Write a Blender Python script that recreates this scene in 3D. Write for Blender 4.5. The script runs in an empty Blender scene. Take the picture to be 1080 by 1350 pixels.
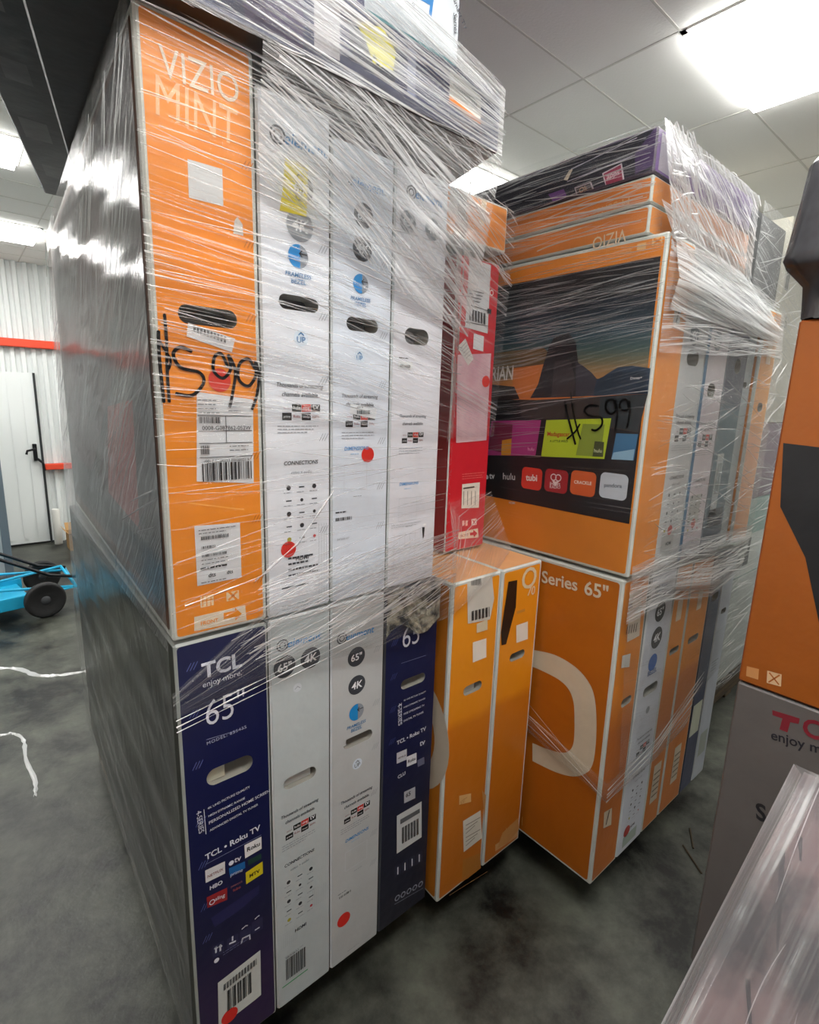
import bpy, math, random
from mathutils import Vector, Matrix, Euler
from mathutils.geometry import tessellate_polygon
random.seed(7)
SC = bpy.context.scene
COL = SC.collection

# ------------------------------------------------------------------ camera
CAM = Vector((-.2515, -.9273, 1.5411))
YAW, PITCH, ROLL, FPX = .7083, .2030, -.0315, 695.4
_f = Vector((math.sin(YAW)*math.cos(PITCH), math.cos(YAW)*math.cos(PITCH), -math.sin(PITCH)))
_r0 = Vector((math.cos(YAW), -math.sin(YAW), 0)); _d0 = _f.cross(_r0)
CR = math.cos(ROLL)*_r0 + math.sin(ROLL)*_d0
CD = -math.sin(ROLL)*_r0 + math.cos(ROLL)*_d0
cam = bpy.data.cameras.new('camera'); co = bpy.data.objects.new('camera', cam); COL.objects.link(co)
m3 = Matrix((CR, -CD, -_f)).transposed()
co.matrix_world = Matrix.Translation(CAM) @ m3.to_4x4()
cam.sensor_fit = 'HORIZONTAL'; cam.sensor_width = 36; cam.lens = FPX/1080*36
cam.clip_start = .02; cam.clip_end = 60
SC.camera = co
# ------------------------------------------------------------------ world, exposure
w = bpy.data.worlds.new('world'); SC.world = w; w.use_nodes = True
w.node_tree.nodes['Background'].inputs[0].default_value = (.85, .92, 1, 1)
w.node_tree.nodes['Background'].inputs[1].default_value = .5
vs = SC.view_settings
vs.view_transform = 'Standard'; vs.look = 'None'; vs.gamma = 1; vs.use_curve_mapping = False
vs.exposure = 0.45
PANEL_STRENGTH = 13.0
ZC = 2.74                                                   # ceiling height
SC.cycles.transparent_max_bounces = 24
SC.cycles.max_bounces = 10

# ------------------------------------------------------------------ materials
def lin(c):
    if isinstance(c, str):
        c = c.lstrip('#'); c = [int(c[i:i+2], 16)/255 for i in (0, 2, 4)]
    return tuple(x/12.92 if x <= .04045 else ((x+.055)/1.055)**2.4 for x in c[:3]) + (1,)
_mc = {}
def node(nt, kind, **kw):
    n = nt.nodes.new(kind)
    for k, v in kw.items():
        if k.startswith('i_'): n.inputs[k[2:].replace('_', ' ')].default_value = v
        else: setattr(n, k, v)
    return n
def new_mat(name):
    m = bpy.data.materials.new(name); m.use_nodes = True
    nt = m.node_tree; nt.nodes.clear()
    out = nt.nodes.new('ShaderNodeOutputMaterial')
    return m, nt, out
def ink(c, rough=.42, metal=0, wear=.10, spec=.5):
    """printed board or sticker paper: flat colour with slight fade, speckle and board ripple"""
    key = (c, rough, metal, wear)
    if key in _mc: return _mc[key]
    m, nt, out = new_mat('print_'+str(c).strip('#')); L = nt.links.new
    p = node(nt, 'ShaderNodeBsdfPrincipled'); p.inputs['Roughness'].default_value = rough; p.inputs['Metallic'].default_value = metal
    p.inputs['Specular IOR Level'].default_value = spec
    tc = node(nt, 'ShaderNodeTexCoord')
    n1 = node(nt, 'ShaderNodeTexNoise'); n1.inputs['Scale'].default_value = 7; n1.inputs['Detail'].default_value = 6; n1.inputs['Roughness'].default_value = .65
    mp = node(nt, 'ShaderNodeMapRange'); mp.inputs[1].default_value = .3; mp.inputs[2].default_value = .75
    mp.inputs[3].default_value = 1+wear*.6; mp.inputs[4].default_value = 1-wear
    mx = node(nt, 'ShaderNodeMix', data_type='RGBA', blend_type='MULTIPLY'); mx.inputs[0].default_value = 1
    mx.inputs[6].default_value = lin(c)
    L(tc.outputs['Object'], n1.inputs['Vector']); L(n1.outputs[0], mp.inputs[0]); L(mp.outputs[0], mx.inputs[7]); L(mx.outputs[2], p.inputs['Base Color'])
    n2 = node(nt, 'ShaderNodeTexNoise'); n2.inputs['Scale'].default_value = 14; n2.inputs['Detail'].default_value = 3
    b = node(nt, 'ShaderNodeBump'); b.inputs['Strength'].default_value = .25; b.inputs['Distance'].default_value = .01
    L(tc.outputs['Object'], n2.inputs['Vector']); L(n2.outputs[0], b.inputs['Height']); L(b.outputs[0], p.inputs['Normal'])
    L(p.outputs[0], out.inputs[0]); _mc[key] = m
    return m
def plain(name, c, rough=.5, metal=0, bump=0, bscale=40):
    if name in _mc: return _mc[name]
    m, nt, out = new_mat(name); L = nt.links.new
    p = node(nt, 'ShaderNodeBsdfPrincipled'); p.inputs['Base Color'].default_value = lin(c); p.inputs['Roughness'].default_value = rough; p.inputs['Metallic'].default_value = metal
    if bump:
        tc = node(nt, 'ShaderNodeTexCoord'); n2 = node(nt, 'ShaderNodeTexNoise'); n2.inputs['Scale'].default_value = bscale
        b = node(nt, 'ShaderNodeBump'); b.inputs['Strength'].default_value = bump; b.inputs['Distance'].default_value = .005
        L(tc.outputs['Object'], n2.inputs['Vector']); L(n2.outputs[0], b.inputs['Height']); L(b.outputs[0], p.inputs['Normal'])
    L(p.outputs[0], out.inputs[0]); _mc[name] = m
    return m
def grad(name, stops, axis='Z', h=.98, rough=.4):
    """colour blend along the board (object axis): artwork, on some boards painted light falloff"""
    if name in _mc: return _mc[name]
    m, nt, out = new_mat(name); L = nt.links.new
    p = node(nt, 'ShaderNodeBsdfPrincipled'); p.inputs['Roughness'].default_value = rough
    tc = node(nt, 'ShaderNodeTexCoord'); sp = node(nt, 'ShaderNodeSeparateXYZ'); L(tc.outputs['Object'], sp.inputs[0])
    dv = node(nt, 'ShaderNodeMath', operation='DIVIDE'); dv.inputs[1].default_value = h; L(sp.outputs[axis], dv.inputs[0])
    nz = node(nt, 'ShaderNodeTexNoise'); nz.inputs['Scale'].default_value = 5; L(tc.outputs['Object'], nz.inputs['Vector'])
    ad = node(nt, 'ShaderNodeMath', operation='MULTIPLY_ADD'); ad.inputs[1].default_value = .08; L(nz.outputs[0], ad.inputs[0]); L(dv.outputs[0], ad.inputs[2])
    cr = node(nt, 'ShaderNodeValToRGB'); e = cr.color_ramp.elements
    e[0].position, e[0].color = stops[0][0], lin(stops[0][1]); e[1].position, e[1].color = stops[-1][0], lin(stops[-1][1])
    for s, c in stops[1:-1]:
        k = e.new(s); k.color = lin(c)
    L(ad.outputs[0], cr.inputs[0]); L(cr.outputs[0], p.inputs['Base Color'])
    n2 = node(nt, 'ShaderNodeTexNoise'); n2.inputs['Scale'].default_value = 14
    b = node(nt, 'ShaderNodeBump'); b.inputs['Strength'].default_value = .25; b.inputs['Distance'].default_value = .01
    L(tc.outputs['Object'], n2.inputs['Vector']); L(n2.outputs[0], b.inputs['Height']); L(b.outputs[0], p.inputs['Normal'])
    L(p.outputs[0], out.inputs[0]); _mc[name] = m
    return m
def film_mat(name, base=.03, streak=.55, thr=(.52, .66), milky=.35, scale=(1.1, 90.), patch=2.2, rough=.12, tint=(.97, .975, .97), bump=.8, pthr=(.35, .65), fres=1.):
    """clear stretch wrap: see-through sheet, its stretched creases are glossy and slightly milky"""
    if name in _mc: return _mc[name]
    m, nt, out = new_mat(name); L = nt.links.new
    uv = node(nt, 'ShaderNodeUVMap'); uv.uv_map = 'UVMap'
    def strk(su, sv, off):
        mp = node(nt, 'ShaderNodeMapping'); mp.inputs['Scale'].default_value = (su, sv, 1); mp.inputs['Location'].default_value = (off, off*1.7, off)
        n = node(nt, 'ShaderNodeTexNoise'); n.inputs['Scale'].default_value = 1; n.inputs['Detail'].default_value = 4; n.inputs['Roughness'].default_value = .6
        n.inputs['Distortion'].default_value = .15
        L(uv.outputs[0], mp.inputs[0]); L(mp.outputs[0], n.inputs['Vector']); return n
    a = strk(scale[0], scale[1], 0); b2 = strk(scale[0]*2.5, scale[1]*2.6, 7.3); c = strk(patch, patch*2.2, 3.1)
    r = node(nt, 'ShaderNodeMapRange', interpolation_type='SMOOTHSTEP'); r.inputs[1].default_value = thr[0]; r.inputs[2].default_value = thr[1]
    mxv = node(nt, 'ShaderNodeMath', operation='MULTIPLY_ADD'); mxv.inputs[1].default_value = .35
    sc = node(nt, 'ShaderNodeMath', operation='MULTIPLY'); sc.inputs[1].default_value = .65
    L(a.outputs[0], sc.inputs[0]); L(b2.outputs[0], mxv.inputs[0]); L(sc.outputs[0], mxv.inputs[2]); L(mxv.outputs[0], r.inputs[0])
    pr = node(nt, 'ShaderNodeMapRange', interpolation_type='SMOOTHSTEP'); pr.inputs[1].default_value = pthr[0]; pr.inputs[2].default_value = pthr[1]
    L(c.outputs[0], pr.inputs[0])
    mul = node(nt, 'ShaderNodeMath', operation='MULTIPLY'); L(r.outputs[0], mul.inputs[0]); L(pr.outputs[0], mul.inputs[1])
    bp = node(nt, 'ShaderNodeBump'); bp.inputs['Strength'].default_value = bump; bp.inputs['Distance'].default_value = .006
    L(mxv.outputs[0], bp.inputs['Height'])
    fr = node(nt, 'ShaderNodeFresnel'); fr.inputs['IOR'].default_value = 1.45; L(bp.outputs[0], fr.inputs['Normal'])
    f1 = node(nt, 'ShaderNodeMath', operation='MULTIPLY_ADD'); f1.inputs[1].default_value = streak; L(mul.outputs[0], f1.inputs[0])
    f0 = node(nt, 'ShaderNodeMath', operation='MULTIPLY_ADD'); f0.inputs[1].default_value = fres; f0.inputs[2].default_value = base; L(fr.outputs[0], f0.inputs[0]); L(f0.outputs[0], f1.inputs[2]); f1.use_clamp = True
    g = node(nt, 'ShaderNodeBsdfGlossy'); g.inputs['Roughness'].default_value = rough; L(bp.outputs[0], g.inputs['Normal'])
    d = node(nt, 'ShaderNodeBsdfDiffuse'); d.inputs[0].default_value = (.9, .92, .93, 1)
    t = node(nt, 'ShaderNodeBsdfTranslucent'); t.inputs[0].default_value = (.9, .92, .93, 1)
    dt = node(nt, 'ShaderNodeMixShader'); dt.inputs[0].default_value = .45; L(d.outputs[0], dt.inputs[1]); L(t.outputs[0], dt.inputs[2])
    gm = node(nt, 'ShaderNodeMixShader'); gm.inputs[0].default_value = milky; L(g.outputs[0], gm.inputs[1]); L(dt.outputs[0], gm.inputs[2])
    tr = node(nt, 'ShaderNodeBsdfTransparent'); tr.inputs[0].default_value = tint+(1,)
    fm = node(nt, 'ShaderNodeMixShader'); L(f1.outputs[0], fm.inputs[0]); L(tr.outputs[0], fm.inputs[1]); L(gm.outputs[0], fm.inputs[2])
    L(fm.outputs[0], out.inputs[0]); _mc[name] = m
    return m
def noise_mat(name, c1, c2, scale=6, detail=6, rough=(.4, .7), bump=.3, stretch=(1, 1, 1), lo=.35, hi=.65, spec=.5, nrough=.62, dist=0.):
    if name in _mc: return _mc[name]
    m, nt, out = new_mat(name); L = nt.links.new
    p = node(nt, 'ShaderNodeBsdfPrincipled'); p.inputs['Specular IOR Level'].default_value = spec
    tc = node(nt, 'ShaderNodeTexCoord'); mp = node(nt, 'ShaderNodeMapping'); mp.inputs['Scale'].default_value = stretch
    n1 = node(nt, 'ShaderNodeTexNoise'); n1.inputs['Scale'].default_value = scale; n1.inputs['Detail'].default_value = detail; n1.inputs['Roughness'].default_value = nrough; n1.inputs['Distortion'].default_value = dist
    cr = node(nt, 'ShaderNodeValToRGB'); e = cr.color_ramp.elements
    e[0].position, e[0].color = lo, lin(c1); e[1].position, e[1].color = hi, lin(c2)
    rr = node(nt, 'ShaderNodeMapRange'); rr.inputs[3].default_value, rr.inputs[4].default_value = rough
    b = node(nt, 'ShaderNodeBump'); b.inputs['Strength'].default_value = bump; b.inputs['Distance'].default_value = .01
    L(tc.outputs['Object'], mp.inputs[0]); L(mp.outputs[0], n1.inputs['Vector']); L(n1.outputs[0], cr.inputs[0]); L(cr.outputs[0], p.inputs['Base Color'])
    L(n1.outputs[0], rr.inputs[0]); L(rr.outputs[0], p.inputs['Roughness']); L(n1.outputs[0], b.inputs['Height']); L(b.outputs[0], p.inputs['Normal'])
    L(p.outputs[0], out.inputs[0]); _mc[name] = m
    return m

# ------------------------------------------------------------------ mesh helpers
def tag(o, label=None, cat=None, group=None, kind=None):
    if label: o['label'] = label
    if cat: o['category'] = cat
    if group: o['group'] = group
    if kind: o['kind'] = kind
    return o
def link_mesh(name, V, F, mats, mi=None, parent=None, smooth=False, uvs=None):
    me = bpy.data.meshes.new(name); me.from_pydata([tuple(v) for v in V], [], F)
    for m in mats: me.materials.append(m)
    if mi: me.polygons.foreach_set('material_index', mi)
    if smooth: me.polygons.foreach_set('use_smooth', [True]*len(F))
    if uvs is not None:
        l = me.uv_layers.new(name='UVMap'); flat = []
        for f in F:
            for i in f: flat += uvs[i]
        l.data.foreach_set('uv', flat)
    me.update()
    o = bpy.data.objects.new(name, me); COL.objects.link(o)
    if parent: o.parent = parent
    return o
class MB:
    """collects boxes, tubes and polygons into one mesh"""
    def __init__(s): s.V = []; s.F = []; s.M = []; s.mats = []
    def mi(s, m):
        if m not in s.mats: s.mats.append(m)
        return s.mats.index(m)
    def box(s, a, b, m, bev=0):
        x0, y0, z0 = a; x1, y1, z1 = b; k = len(s.V); i = s.mi(m); c = bev
        if not c:
            s.V += [Vector((x, y, z)) for x in (x0, x1) for y in (y0, y1) for z in (z0, z1)]
            for f in ((0, 1, 3, 2), (4, 6, 7, 5), (0, 4, 5, 1), (2, 3, 7, 6), (0, 2, 6, 4), (1, 5, 7, 3)): s.F.append([k+j for j in f]); s.M.append(i)
        else:
            idx = {}
            for sx in (0, 1):
                for sy in (0, 1):
                    for sz in (0, 1):
                        P = [x1 if sx else x0, y1 if sy else y0, z1 if sz else z0]
                        I = [P[0]+(-c if sx else c), P[1]+(-c if sy else c), P[2]+(-c if sz else c)]
                        for ax in range(3):
                            q = I[:]; q[ax] = P[ax]; idx[(sx, sy, sz, ax)] = len(s.V); s.V.append(Vector(q))
            def add(l): s.F.append(l); s.M.append(i)
            for ax in range(3):
                o = [a_ for a_ in range(3) if a_ != ax]
                for side in (0, 1):
                    q = []
                    for u, v in ((0, 0), (1, 0), (1, 1), (0, 1)):
                        t = [0, 0, 0]; t[ax] = side; t[o[0]] = u; t[o[1]] = v; q.append(idx[(*t, ax)])
                    add(q)
                for u in (0, 1):
                    for v in (0, 1):
                        q = []
                        for e_, aa in ((0, o[0]), (1, o[0]), (1, o[1]), (0, o[1])):
                            t = [0, 0, 0]; t[ax] = e_; t[o[0]] = u; t[o[1]] = v; q.append(idx[(*t, aa)])
                        add(q)
            for sx in (0, 1):
                for sy in (0, 1):
                    for sz in (0, 1): add([idx[(sx, sy, sz, a_)] for a_ in range(3)])
        return s
    def tube(s, pts, r, m, n=10, caps=True, flat=1.0):
        pts = [Vector(p) for p in pts]; k = len(s.V); i = s.mi(m)
        rs = r if isinstance(r, (list, tuple)) else [r]*len(pts)
        up = None
        for j, p in enumerate(pts):
            t = (pts[min(j+1, len(pts)-1)]-pts[max(j-1, 0)]).normalized()
            if up is None or abs(t.dot(up)) > .98: up = Vector((0, 0, 1)) if abs(t.z) < .9 else Vector((1, 0, 0))
            a = t.cross(up).normalized(); b = a.cross(t).normalized()
            for q in range(n):
                w_ = 2*math.pi*q/n; s.V.append(p+a*math.cos(w_)*rs[j]+b*math.sin(w_)*rs[j]*flat)
        for j in range(len(pts)-1):
            for q in range(n):
                s.F.append([k+j*n+q, k+j*n+(q+1) % n, k+(j+1)*n+(q+1) % n, k+(j+1)*n+q]); s.M.append(i)
        if caps:
            s.F.append([k+q for q in range(n)][::-1]); s.M.append(i)
            s.F.append([k+(len(pts)-1)*n+q for q in range(n)]); s.M.append(i)
        return s
    def poly(s, pts, m):
        k = len(s.V); s.V += [Vector(p) for p in pts]; s.F.append(list(range(k, k+len(pts)))); s.M.append(s.mi(m)); return s
    def lathe(s, c, axis, prof, m, n=28):
        """prof: (radius, offset along axis)"""
        c = Vector(c); ax = Vector(axis).normalized(); u = ax.orthogonal().normalized(); v = ax.cross(u); k = len(s.V); i = s.mi(m)
        for r, h in prof:
            for q in range(n):
                w_ = 2*math.pi*q/n; s.V.append(c+ax*h+(u*math.cos(w_)+v*math.sin(w_))*r)
        for j in range(len(prof)-1):
            for q in range(n):
                s.F.append([k+j*n+q, k+j*n+(q+1) % n, k+(j+1)*n+(q+1) % n, k+(j+1)*n+q]); s.M.append(i)
        return s
    def build(s, name, parent=None, smooth=False, loc=None):
        V = s.V
        if loc is not None: V = [v-Vector(loc) for v in V]
        o = link_mesh(name, V, s.F, s.mats, s.M, parent, smooth)
        if loc is not None: o.location = loc
        return o

# ------------------------------------------------------------------ printing on faces
_tc = {}
def glyphs(body, bold=0., italic=0., spacing=1.):
    key = (body, bold, italic, spacing)
    if key in _tc: return _tc[key]
    c = bpy.data.curves.new('t', 'FONT'); c.body = body; c.offset = bold; c.shear = italic; c.resolution_u = 3; c.space_character = spacing
    o = bpy.data.objects.new('t', c); COL.objects.link(o)
    dg = bpy.context.evaluated_depsgraph_get(); ev = o.evaluated_get(dg); me = ev.to_mesh()
    V = [(v.co.x, v.co.y) for v in me.vertices]; F = [tuple(p.vertices) for p in me.polygons]
    ev.to_mesh_clear(); bpy.data.objects.remove(o); bpy.data.curves.remove(c)
    x0 = min(v[0] for v in V); x1 = max(v[0] for v in V)
    V = [(x-x0, y) for x, y in V]
    _tc[key] = (V, F, x1-x0); return _tc[key]
def rr_pts(cx, cy, w_, h, r, n=6):
    P = []
    for (sx, sy, a0) in ((1, 1, 0), (-1, 1, 90), (-1, -1, 180), (1, -1, 270)):
        for k in range(n+1):
            a = math.radians(a0+90*k/n); P.append((cx+sx*(w_/2-r)+r*math.cos(a), cy+sy*(h/2-r)+r*math.sin(a)))
    return P
class Face:
    def __init__(s, B, which):
        w_, d, h = B.dims; s.B = B
        def q(x, y, z): return Vector((x+B.shear*y, y, z))
        z = Vector((0, 0, 1)); ysh = Vector((B.shear, 1, 0)); L_ = ysh.length
        if which == 'front': s.O = q(0, 0, 0); s.U = Vector((1, 0, 0)); s.W = z; s.N = Vector((0, -1, 0)); s.w, s.h = w_, h
        elif which == 'left': s.O = q(0, d, 0); s.U = -ysh/L_; s.W = z; s.N = Vector((-1, B.shear, 0)).normalized(); s.w, s.h = d*L_, h
        elif which == 'bottom': s.O = q(0, 0, 0); s.U = Vector((1, 0, 0)); s.W = ysh/L_; s.N = -z; s.w, s.h = w_, d*L_
        elif which == 'top': s.O = q(0, 0, h); s.U = Vector((1, 0, 0)); s.W = ysh/L_; s.N = z; s.w, s.h = w_, d*L_
        elif which == 'right': s.O = q(w_, 0, 0); s.U = ysh/L_; s.W = z; s.N = Vector((1, -B.shear, 0)).normalized(); s.w, s.h = d*L_, h
    def px(s, x, y):
        """where the photo's pixel falls on this face, in face metres"""
        M = s.B.M; O = M @ s.O; R = M.to_3x3(); U = R @ s.U; W = R @ s.W; N = R @ s.N
        d = _f + CR*((x-540)/FPX) + CD*((y-675)/FPX)
        t = (O-CAM).dot(N)/d.dot(N); P = CAM+d*t-O
        return (P.dot(U)/U.length, P.dot(W)/W.length)
    def at(s, u, v, e): return s.O+s.U*u+s.W*v+s.N*e
class Ink:
    """one printed part on one face of a box"""
    def __init__(s, B, face, view=(0, 0, 1), lift=.0004):
        s.B = B; s.f = face if isinstance(face, Face) else Face(B, face); s.v = view; s.V = []; s.F = []; s.M = []; s.mats = []; s.lift = lift; s.org = (0, 0); s.sc = 1.
    def P(s, x, y): return s.f.px(s.v[0]+x/s.v[2], s.v[1]+y/s.v[2])
    def _mi(s, c):
        m = c if not isinstance(c, str) else ink(c)
        if m not in s.mats: s.mats.append(m)
        return s.mats.index(m)
    def poly(s, uv, c, L=1, holes=()):
        loops = [[Vector((u, v, 0)) for u, v in uv]]+[[Vector((u, v, 0)) for u, v in hh] for hh in holes]
        k = len(s.V); e = s.lift*L
        for l in loops: s.V += [s.f.at(p.x, p.y, e) for p in l]
        i = s._mi(c)
        if len(loops) == 1 and len(uv) == 4: s.F.append([k, k+1, k+2, k+3]); s.M.append(i); return
        for t in tessellate_polygon(loops): s.F.append([k+j for j in t]); s.M.append(i)
    def rect(s, u, v, w_, h, c, L=1): s.poly([(u, v), (u+w_, v), (u+w_, v+h), (u, v+h)], c, L)
    def crect(s, u, v, w_, h, c, L=1): s.rect(u-w_/2, v-h/2, w_, h, c, L)
    def disc(s, u, v, r, c, L=1, n=28, ry=None):
        s.poly([(u+r*math.cos(2*math.pi*k/n), v+(ry or r)*math.sin(2*math.pi*k/n)) for k in range(n)], c, L)
    def ring(s, u, v, r, t, c, L=1, n=28):
        s.poly([(u+r*math.cos(2*math.pi*k/n), v+r*math.sin(2*math.pi*k/n)) for k in range(n)], c, L,
               holes=[[(u+(r-t)*math.cos(2*math.pi*k/n), v+(r-t)*math.sin(2*math.pi*k/n)) for k in range(n)]])
    def rr(s, u, v, w_, h, r, c, L=1): s.poly(rr_pts(u, v, w_, h, r), c, L)
    def line(s, pts, wd, c, L=2):
        for j in range(len(pts)-1):
            (x0, y0), (x1, y1) = pts[j], pts[j+1]; l = math.hypot(x1-x0, y1-y0) or 1e-6
            nx, ny = -(y1-y0)/l*wd/2, (x1-x0)/l*wd/2; ex, ey = (x1-x0)/l*wd*.3, (y1-y0)/l*wd*.3
            s.poly([(x0-nx-ex, y0-ny-ey), (x1-nx+ex, y1-ny+ey), (x1+nx+ex, y1+ny+ey), (x0+nx-ex, y0+ny-ey)], c, L)
    def frame(s, u, v, w_, h, t, c, L=1):
        for a in ((u, v, w_, t), (u, v+h-t, w_, t), (u, v, t, h), (u+w_-t, v, t, h)): s.rect(*a, c, L)
    def text(s, body, u, v, c, size=None, width=None, L=3, bold=0., italic=0., ang=0, align='c', hs=1., spacing=1.):
        """baseline centre (or left) at u, v"""
        V, F, wd = glyphs(body, bold*.55, italic, spacing)
        k_ = size if size else width/wd
        kx = width/wd if width else k_
        ca, sa = math.cos(math.radians(ang)), math.sin(math.radians(ang)); i = s._mi(c); k = len(s.V); e = s.lift*L
        W_ = []
        for x, y in V:
            X = (x-(wd/2 if align == 'c' else 0))*kx; Y = y*k_*hs
            W_.append((u+X*ca-Y*sa, v+X*sa+Y*ca))
        for n_, f in enumerate(F):        # faces of a letter may overlap: keep them a hair apart
            k = len(s.V); s.V += [s.f.at(W_[j][0], W_[j][1], e+(n_ % 7)*1.5e-5) for j in f]; s.F.append([k+j for j in range(len(f))]); s.M.append(i)
    def ptext(s, body, a, b, c, hs=1., **kw):
        """text running between two picked points of its baseline"""
        (u0, v0), (u1, v1) = s.P(*a), s.P(*b)
        s.text(body, u0, v0, c, width=math.hypot(u1-u0, v1-v0), ang=math.degrees(math.atan2(v1-v0, u1-u0)), align='l', hs=hs, **kw)
    def prect(s, a, b, c, L=1):
        (u0, v0), (u1, v1) = s.P(*a), s.P(*b); s.rect(min(u0, u1), min(v0, v1), abs(u1-u0), abs(v1-v0), c, L)
    def ppoly(s, pts, c, L=1):
        s.poly([(min(max(u, .003), s.f.w-.003), min(max(v, .003), s.f.h-.003)) for u, v in (s.P(*p) for p in pts)], c, L)
    def pline(s, pts, wd, c, L=2): s.line([s.P(*p) for p in pts], wd, c, L)
    def bars(s, u, v, w_, h, c='#15171a', L=3, n=34):
        x = u; rnd = random.Random(int((u+v)*9999)+n)
        while x < u+w_:
            b = rnd.choice((.5, .5, 1, 1.6))*w_/n*.8; s.rect(x, v, min(b, u+w_-x), h, c, L); x += b+rnd.choice((.5, .8, 1.4))*w_/n*.8
    def fine(s, u, v, w_, rows, c='#4a4c50', L=3, dv=.005, t=.0014, seed=1):
        """rows of print too small to read: broken hairlines"""
        rnd = random.Random(seed+rows*7)
        for r in range(rows):
            x = u; end = u+w_*rnd.uniform(.6, 1)
            while x < end:
                l = rnd.uniform(.003, .010); s.rect(x, v-r*dv, min(l, end-x), t, c, L); x += l+.0018
    def flush(s, name):
        """close the print so far as one part and go on with the next"""
        if s.F: link_mesh(name, s.V, s.F, s.mats, s.M, s.B.o)
        s.V = []; s.F = []; s.M = []; s.mats = []
    def done(s, name, label=None):
        if not s.F: return None
        o = link_mesh(name, s.V, s.F, s.mats, s.M, s.B.o)
        if label: o['label'] = label
        return o

BODY = '#c3c8c2'
class Box:
    """a closed carton: board body with chamfered edges, an optional grip hole cut through the front, all in box coordinates"""
    def __init__(s, name, loc, dims, color, label, group=None, rot=(0, 0, 0), shear=0., hole=None, hole_col='#171819', hole_fill=None, category='box', bev=.004):
        s.dims = dims; s.shear = shear; w_, d, h = dims
        s.M = Matrix.Translation(Vector(loc)) @ Euler(rot).to_matrix().to_4x4()
        mb = MB(); m = color if not isinstance(color, str) else ink(color)
        c = bev; sh = lambda v: Vector((v.x+shear*v.y, v.y, v.z))
        mb.box((0, 0, 0), (w_, d, h), m, c)
        if hole:
            # replace the front panel by one with an opening, and line the pocket behind it
            fi = [i for i, f in enumerate(mb.F) if all(abs(mb.V[j].y) < 1e-6 for j in f) and len(f) == 4][0]
            del mb.F[fi]; del mb.M[fi]
            hu, hv, hw, hh = hole; H = rr_pts(hu, hv, hw, hh, min(hh, hw)/2*.98, 7); H = H[::-1]
            outer = [(c, c), (w_-c, c), (w_-c, h-c), (c, h-c)]
            k = len(mb.V); loops = [[Vector((x, z, 0)) for x, z in outer], [Vector((x, z, 0)) for x, z in H]]
            for l in loops: mb.V += [Vector((p.x, 0, p.y)) for p in l]
            for t in tessellate_polygon(loops): mb.F.append([k+j for j in t]); mb.M.append(mb.mi(m))
        mb.V = [sh(v) for v in mb.V]
        s.o = link_mesh(name, mb.V, mb.F, mb.mats, mb.M)
        s.o.matrix_world = s.M
        tag(s.o, label, category, group)
        s.hole = None
        if hole:
            s.hole = H
            pk = MB(); n = len(H); mw = ink('#8c8a82'); md = ink(hole_col)
            pk.V = [Vector((x, 0, z)) for x, z in H]+[Vector((x, .05, z)) for x, z in H]
            for j in range(n): pk.F.append([j, (j+1) % n, n+(j+1) % n, n+j]); pk.M.append(pk.mi(mw))
            pk.F.append([n+j for j in range(n)]); pk.M.append(pk.mi(md))
            if hole_fill:   # white foam seen on one side of the opening
                cx, cz = hole_fill[0], hole[1]; pk.box((hole[0]-hole[2]/2+.004, .012, hole[1]-hole[3]*.45), (hole[0]-hole[2]/2+hole[2]*hole_fill[0], .045, hole[1]+hole[3]*.45), ink(hole_fill[1]))
            pk.V = [sh(v) for v in pk.V]
            link_mesh('grip_hole', pk.V, pk.F, pk.mats, pk.M, s.o)
    def panel(s, face, c, inset=.007, name='printed_panel', L=.7, r=.006, ins2=None):
        k = Ink(s, face); w_, h = k.f.w, k.f.h; i2 = ins2 or inset
        holes = [s.hole[::-1]] if (face == 'front' and s.hole) else []
        k.poly(rr_pts(w_/2, h/2, w_-2*inset, h-2*i2, r, 3), c, L, holes)
        return k.done(name)
def sheet(mb, rows, m, nu=24, nv=24, amp=.004, uvrot=0., seed=0, uoff=0.):
    """film patch through rows of points (each row left to right), sagging slightly; uv in metres"""
    rnd = random.Random(seed)
    rows = [[Vector(p) for p in r] for r in rows]
    def interp(r, t):
        x = t*(len(r)-1); i = min(int(x), len(r)-2); return r[i].lerp(r[i+1], x-i)
    G = []; k0 = len(mb.V)
    for j in range(nv+1):
        tv = j/nv; x = tv*(len(rows)-1); i = min(int(x), len(rows)-2)
        G.append([interp(rows[i], a/nu).lerp(interp(rows[i+1], a/nu), x-i) for a in range(nu+1)])
    ca, sa = math.cos(uvrot), math.sin(uvrot)
    wv = sum((G[j+1][nu//2]-G[j][nu//2]).length for j in range(nv)); wu = sum((G[nv//2][a+1]-G[nv//2][a]).length for a in range(nu))
    ph = [rnd.uniform(0, 6.28) for _ in range(6)]
    n0 = (G[0][nu]-G[0][0]).cross(G[nv][0]-G[0][0]); n0.normalize()
    for j in range(nv+1):
        for a in range(nu+1):
            u = a/nu*wu; v = j/nv*wv
            e = amp*(math.sin(u*9+ph[0]+v*31)+math.sin(v*57+ph[1]+u*3)+.6*math.sin(v*110+ph[2]))
            edge = min(1, min(a, nu-a)/2)*min(1, min(j, nv-j)/2)
            mb.V.append(G[j][a]+n0*e*edge); mb.uv.append(((u*ca-v*sa)+uoff, u*sa+v*ca+uoff*.3))
    i = mb.mi(m)
    for j in range(nv):
        for a in range(nu):
            q = k0+j*(nu+1)+a; mb.F.append([q, q+1, q+nu+2, q+nu+1]); mb.M.append(i)
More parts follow.
